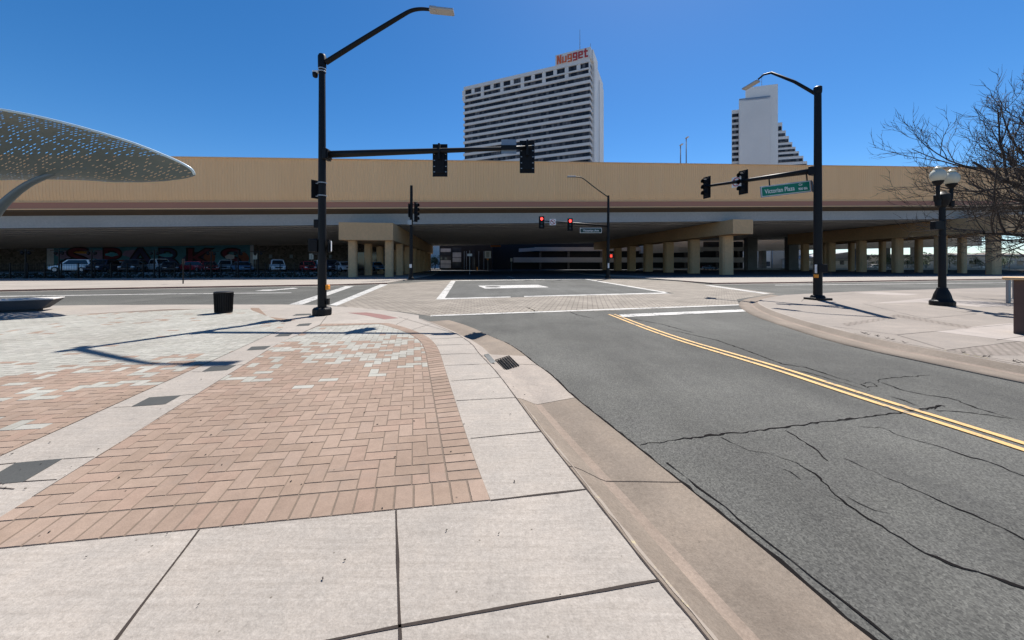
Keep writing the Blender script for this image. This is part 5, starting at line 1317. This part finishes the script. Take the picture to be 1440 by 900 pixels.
mb = MB(); a, b, c = hx(1126), hx(1218), hx(1191)
mb.add([(a, -.6, 3.92), (b, -.6, 3.92), (c, -.6, 6.6), (a, 15, 3.92), (b, 15, 3.92), (c, 15, 6.6)], [(0, 1, 2), (3, 5, 4), (0, 2, 5, 3), (1, 4, 5, 2), (0, 3, 4, 1)]); mb.build('roof', 'roof_grey', gh_)
for a_, b_ in ((1140, 1144), (1157, 1163), (1181, 1187), (1193.5, 1201)): MB().rng(hx(a_), hx(b_), -.05, -.003, 1.4, 3.1).build('window', 'glass', gh_)
MB().rng(hx(1128), hx(1216), -.04, -.003, 3.2, 3.5).build('trim_board', 'roof_grey', gh_)
# long low shed further right, trees, fence, cars
SY = 150.0
sh = empty('long_shed', (XY(1330, SY), SY, 0), 'long low pale shed beyond the lot at far right', 'building')
hx = lambda px: XY(px, SY) - XY(1330, SY)
MB().rng(hx(1222), hx(1600), 0, 18, 0, 5.2).build('wall', 'tan_wall2', sh); MB().rng(hx(1220), hx(1603), -.8, 18.5, 5.22, 5.8).build('roof', 'roof_grey', sh)
for a_ in range(1232, 1590, 22): MB().rng(hx(a_), hx(a_ + 9), -.05, -.003, 1.2, 3.2).build('window', 'glass', sh)
for i, (px, Y) in enumerate(((1243, 128), (1252, 131), (1302, 126), (1372, 124))):
    leafy(XY(px, Y), Y, (5.2, 4.4, 6.0, 5.0)[i], 2.0, ('small round dark tree left of the pair beyond the right lot', 'small dark tree right of the pair beyond the right lot', 'tall dark tree between far right highway columns', 'dark tree beside the widest right column')[i], 700)
FY = 112
fx0, fx1 = XY(1050, FY), XY(1640, FY)
rf_ = empty('lot_fence', (fx0, FY, 0), 'grey metal rail fence along the back of the right lot', 'fence')
n = 22; bay = (fx1 - fx0) / n
for k in range(n):
    mb = MB(); x0 = k * bay
    for z in (.3, 1.5): mb.rng(x0, x0 + bay, -.03, .03, z, z + .07)
    for j in range(22): mb.rng(x0 + j * bay / 22 - .025, x0 + j * bay / 22 + .025, -.025, .025, .1, 1.7)
    mb.build('rail_panel', 'grey_metal', rf_)
o = MB().rng(0, fx1 - fx0, -.15, .15, 0, .55).build('barrier_wall', 'garage', loc=(fx0, FY - 3, 0)); tag(o, 'low pale concrete barrier before the right lot rail fence', 'barrier')
for i, (px, Y, h, lab) in enumerate(((1218, 133, 5.5, 'leftmost dark tree in front of the long shed'), (1276, 134, 5.0, 'low wide dark tree before the long shed, left of the widest gap'), (1335, 134, 5.8, 'dark tree before the middle of the long shed'), (1412, 134, 5.6, 'rightmost dark tree in front of the long shed'))):
    leafy(XY(px, Y), Y, h, 2.6, lab, 800)
for kind, paint, lab, px, Y, rz in (('suv', 'car_white', 'white car parked beyond the right highway columns, before the trees', 1236, 122, -20), ('pickup', 'car_white', 'white truck parked beside the long shed at far right', 1380, 124, 10), ('sedan', 'car_blue', 'blue car glimpsed below the parking garage bands', 998, 112, -70)):
    make_car(kind, paint, 'parked_car', lab, (XY(px, Y), Y, .005), R(rz), 'cars parked beyond the highway')

# loose litter on the paving
mb = MB(); rn = random.Random(5)
for k in range(150):
    x, y = rn.uniform(-5, .6), rn.uniform(1.5, 6.5)
    if k < 60: x, y = -4.1 + rn.gauss(0, .15), 2.65 + rn.gauss(0, .09)
    s_ = rn.uniform(.003, .008); a = rn.uniform(0, 3.14)
    mb.box((x, y, .010), (s_ * 2, s_, s_ * .6), rz=a)
for k in range(160):
    i = rn.randrange(8, k1); p = I[i].lerp(O[i], rn.gauss(.42, .16)); s_ = rn.uniform(.002, .006); mb.box((p.x, p.y, -.128), (s_ * 2, s_, s_), rz=rn.uniform(0, 3))
tag(mb.build('ground_litter', 'bark'), 'dry leaf crumbs scattered on paving and gutter', 'litter', kind='stuff')
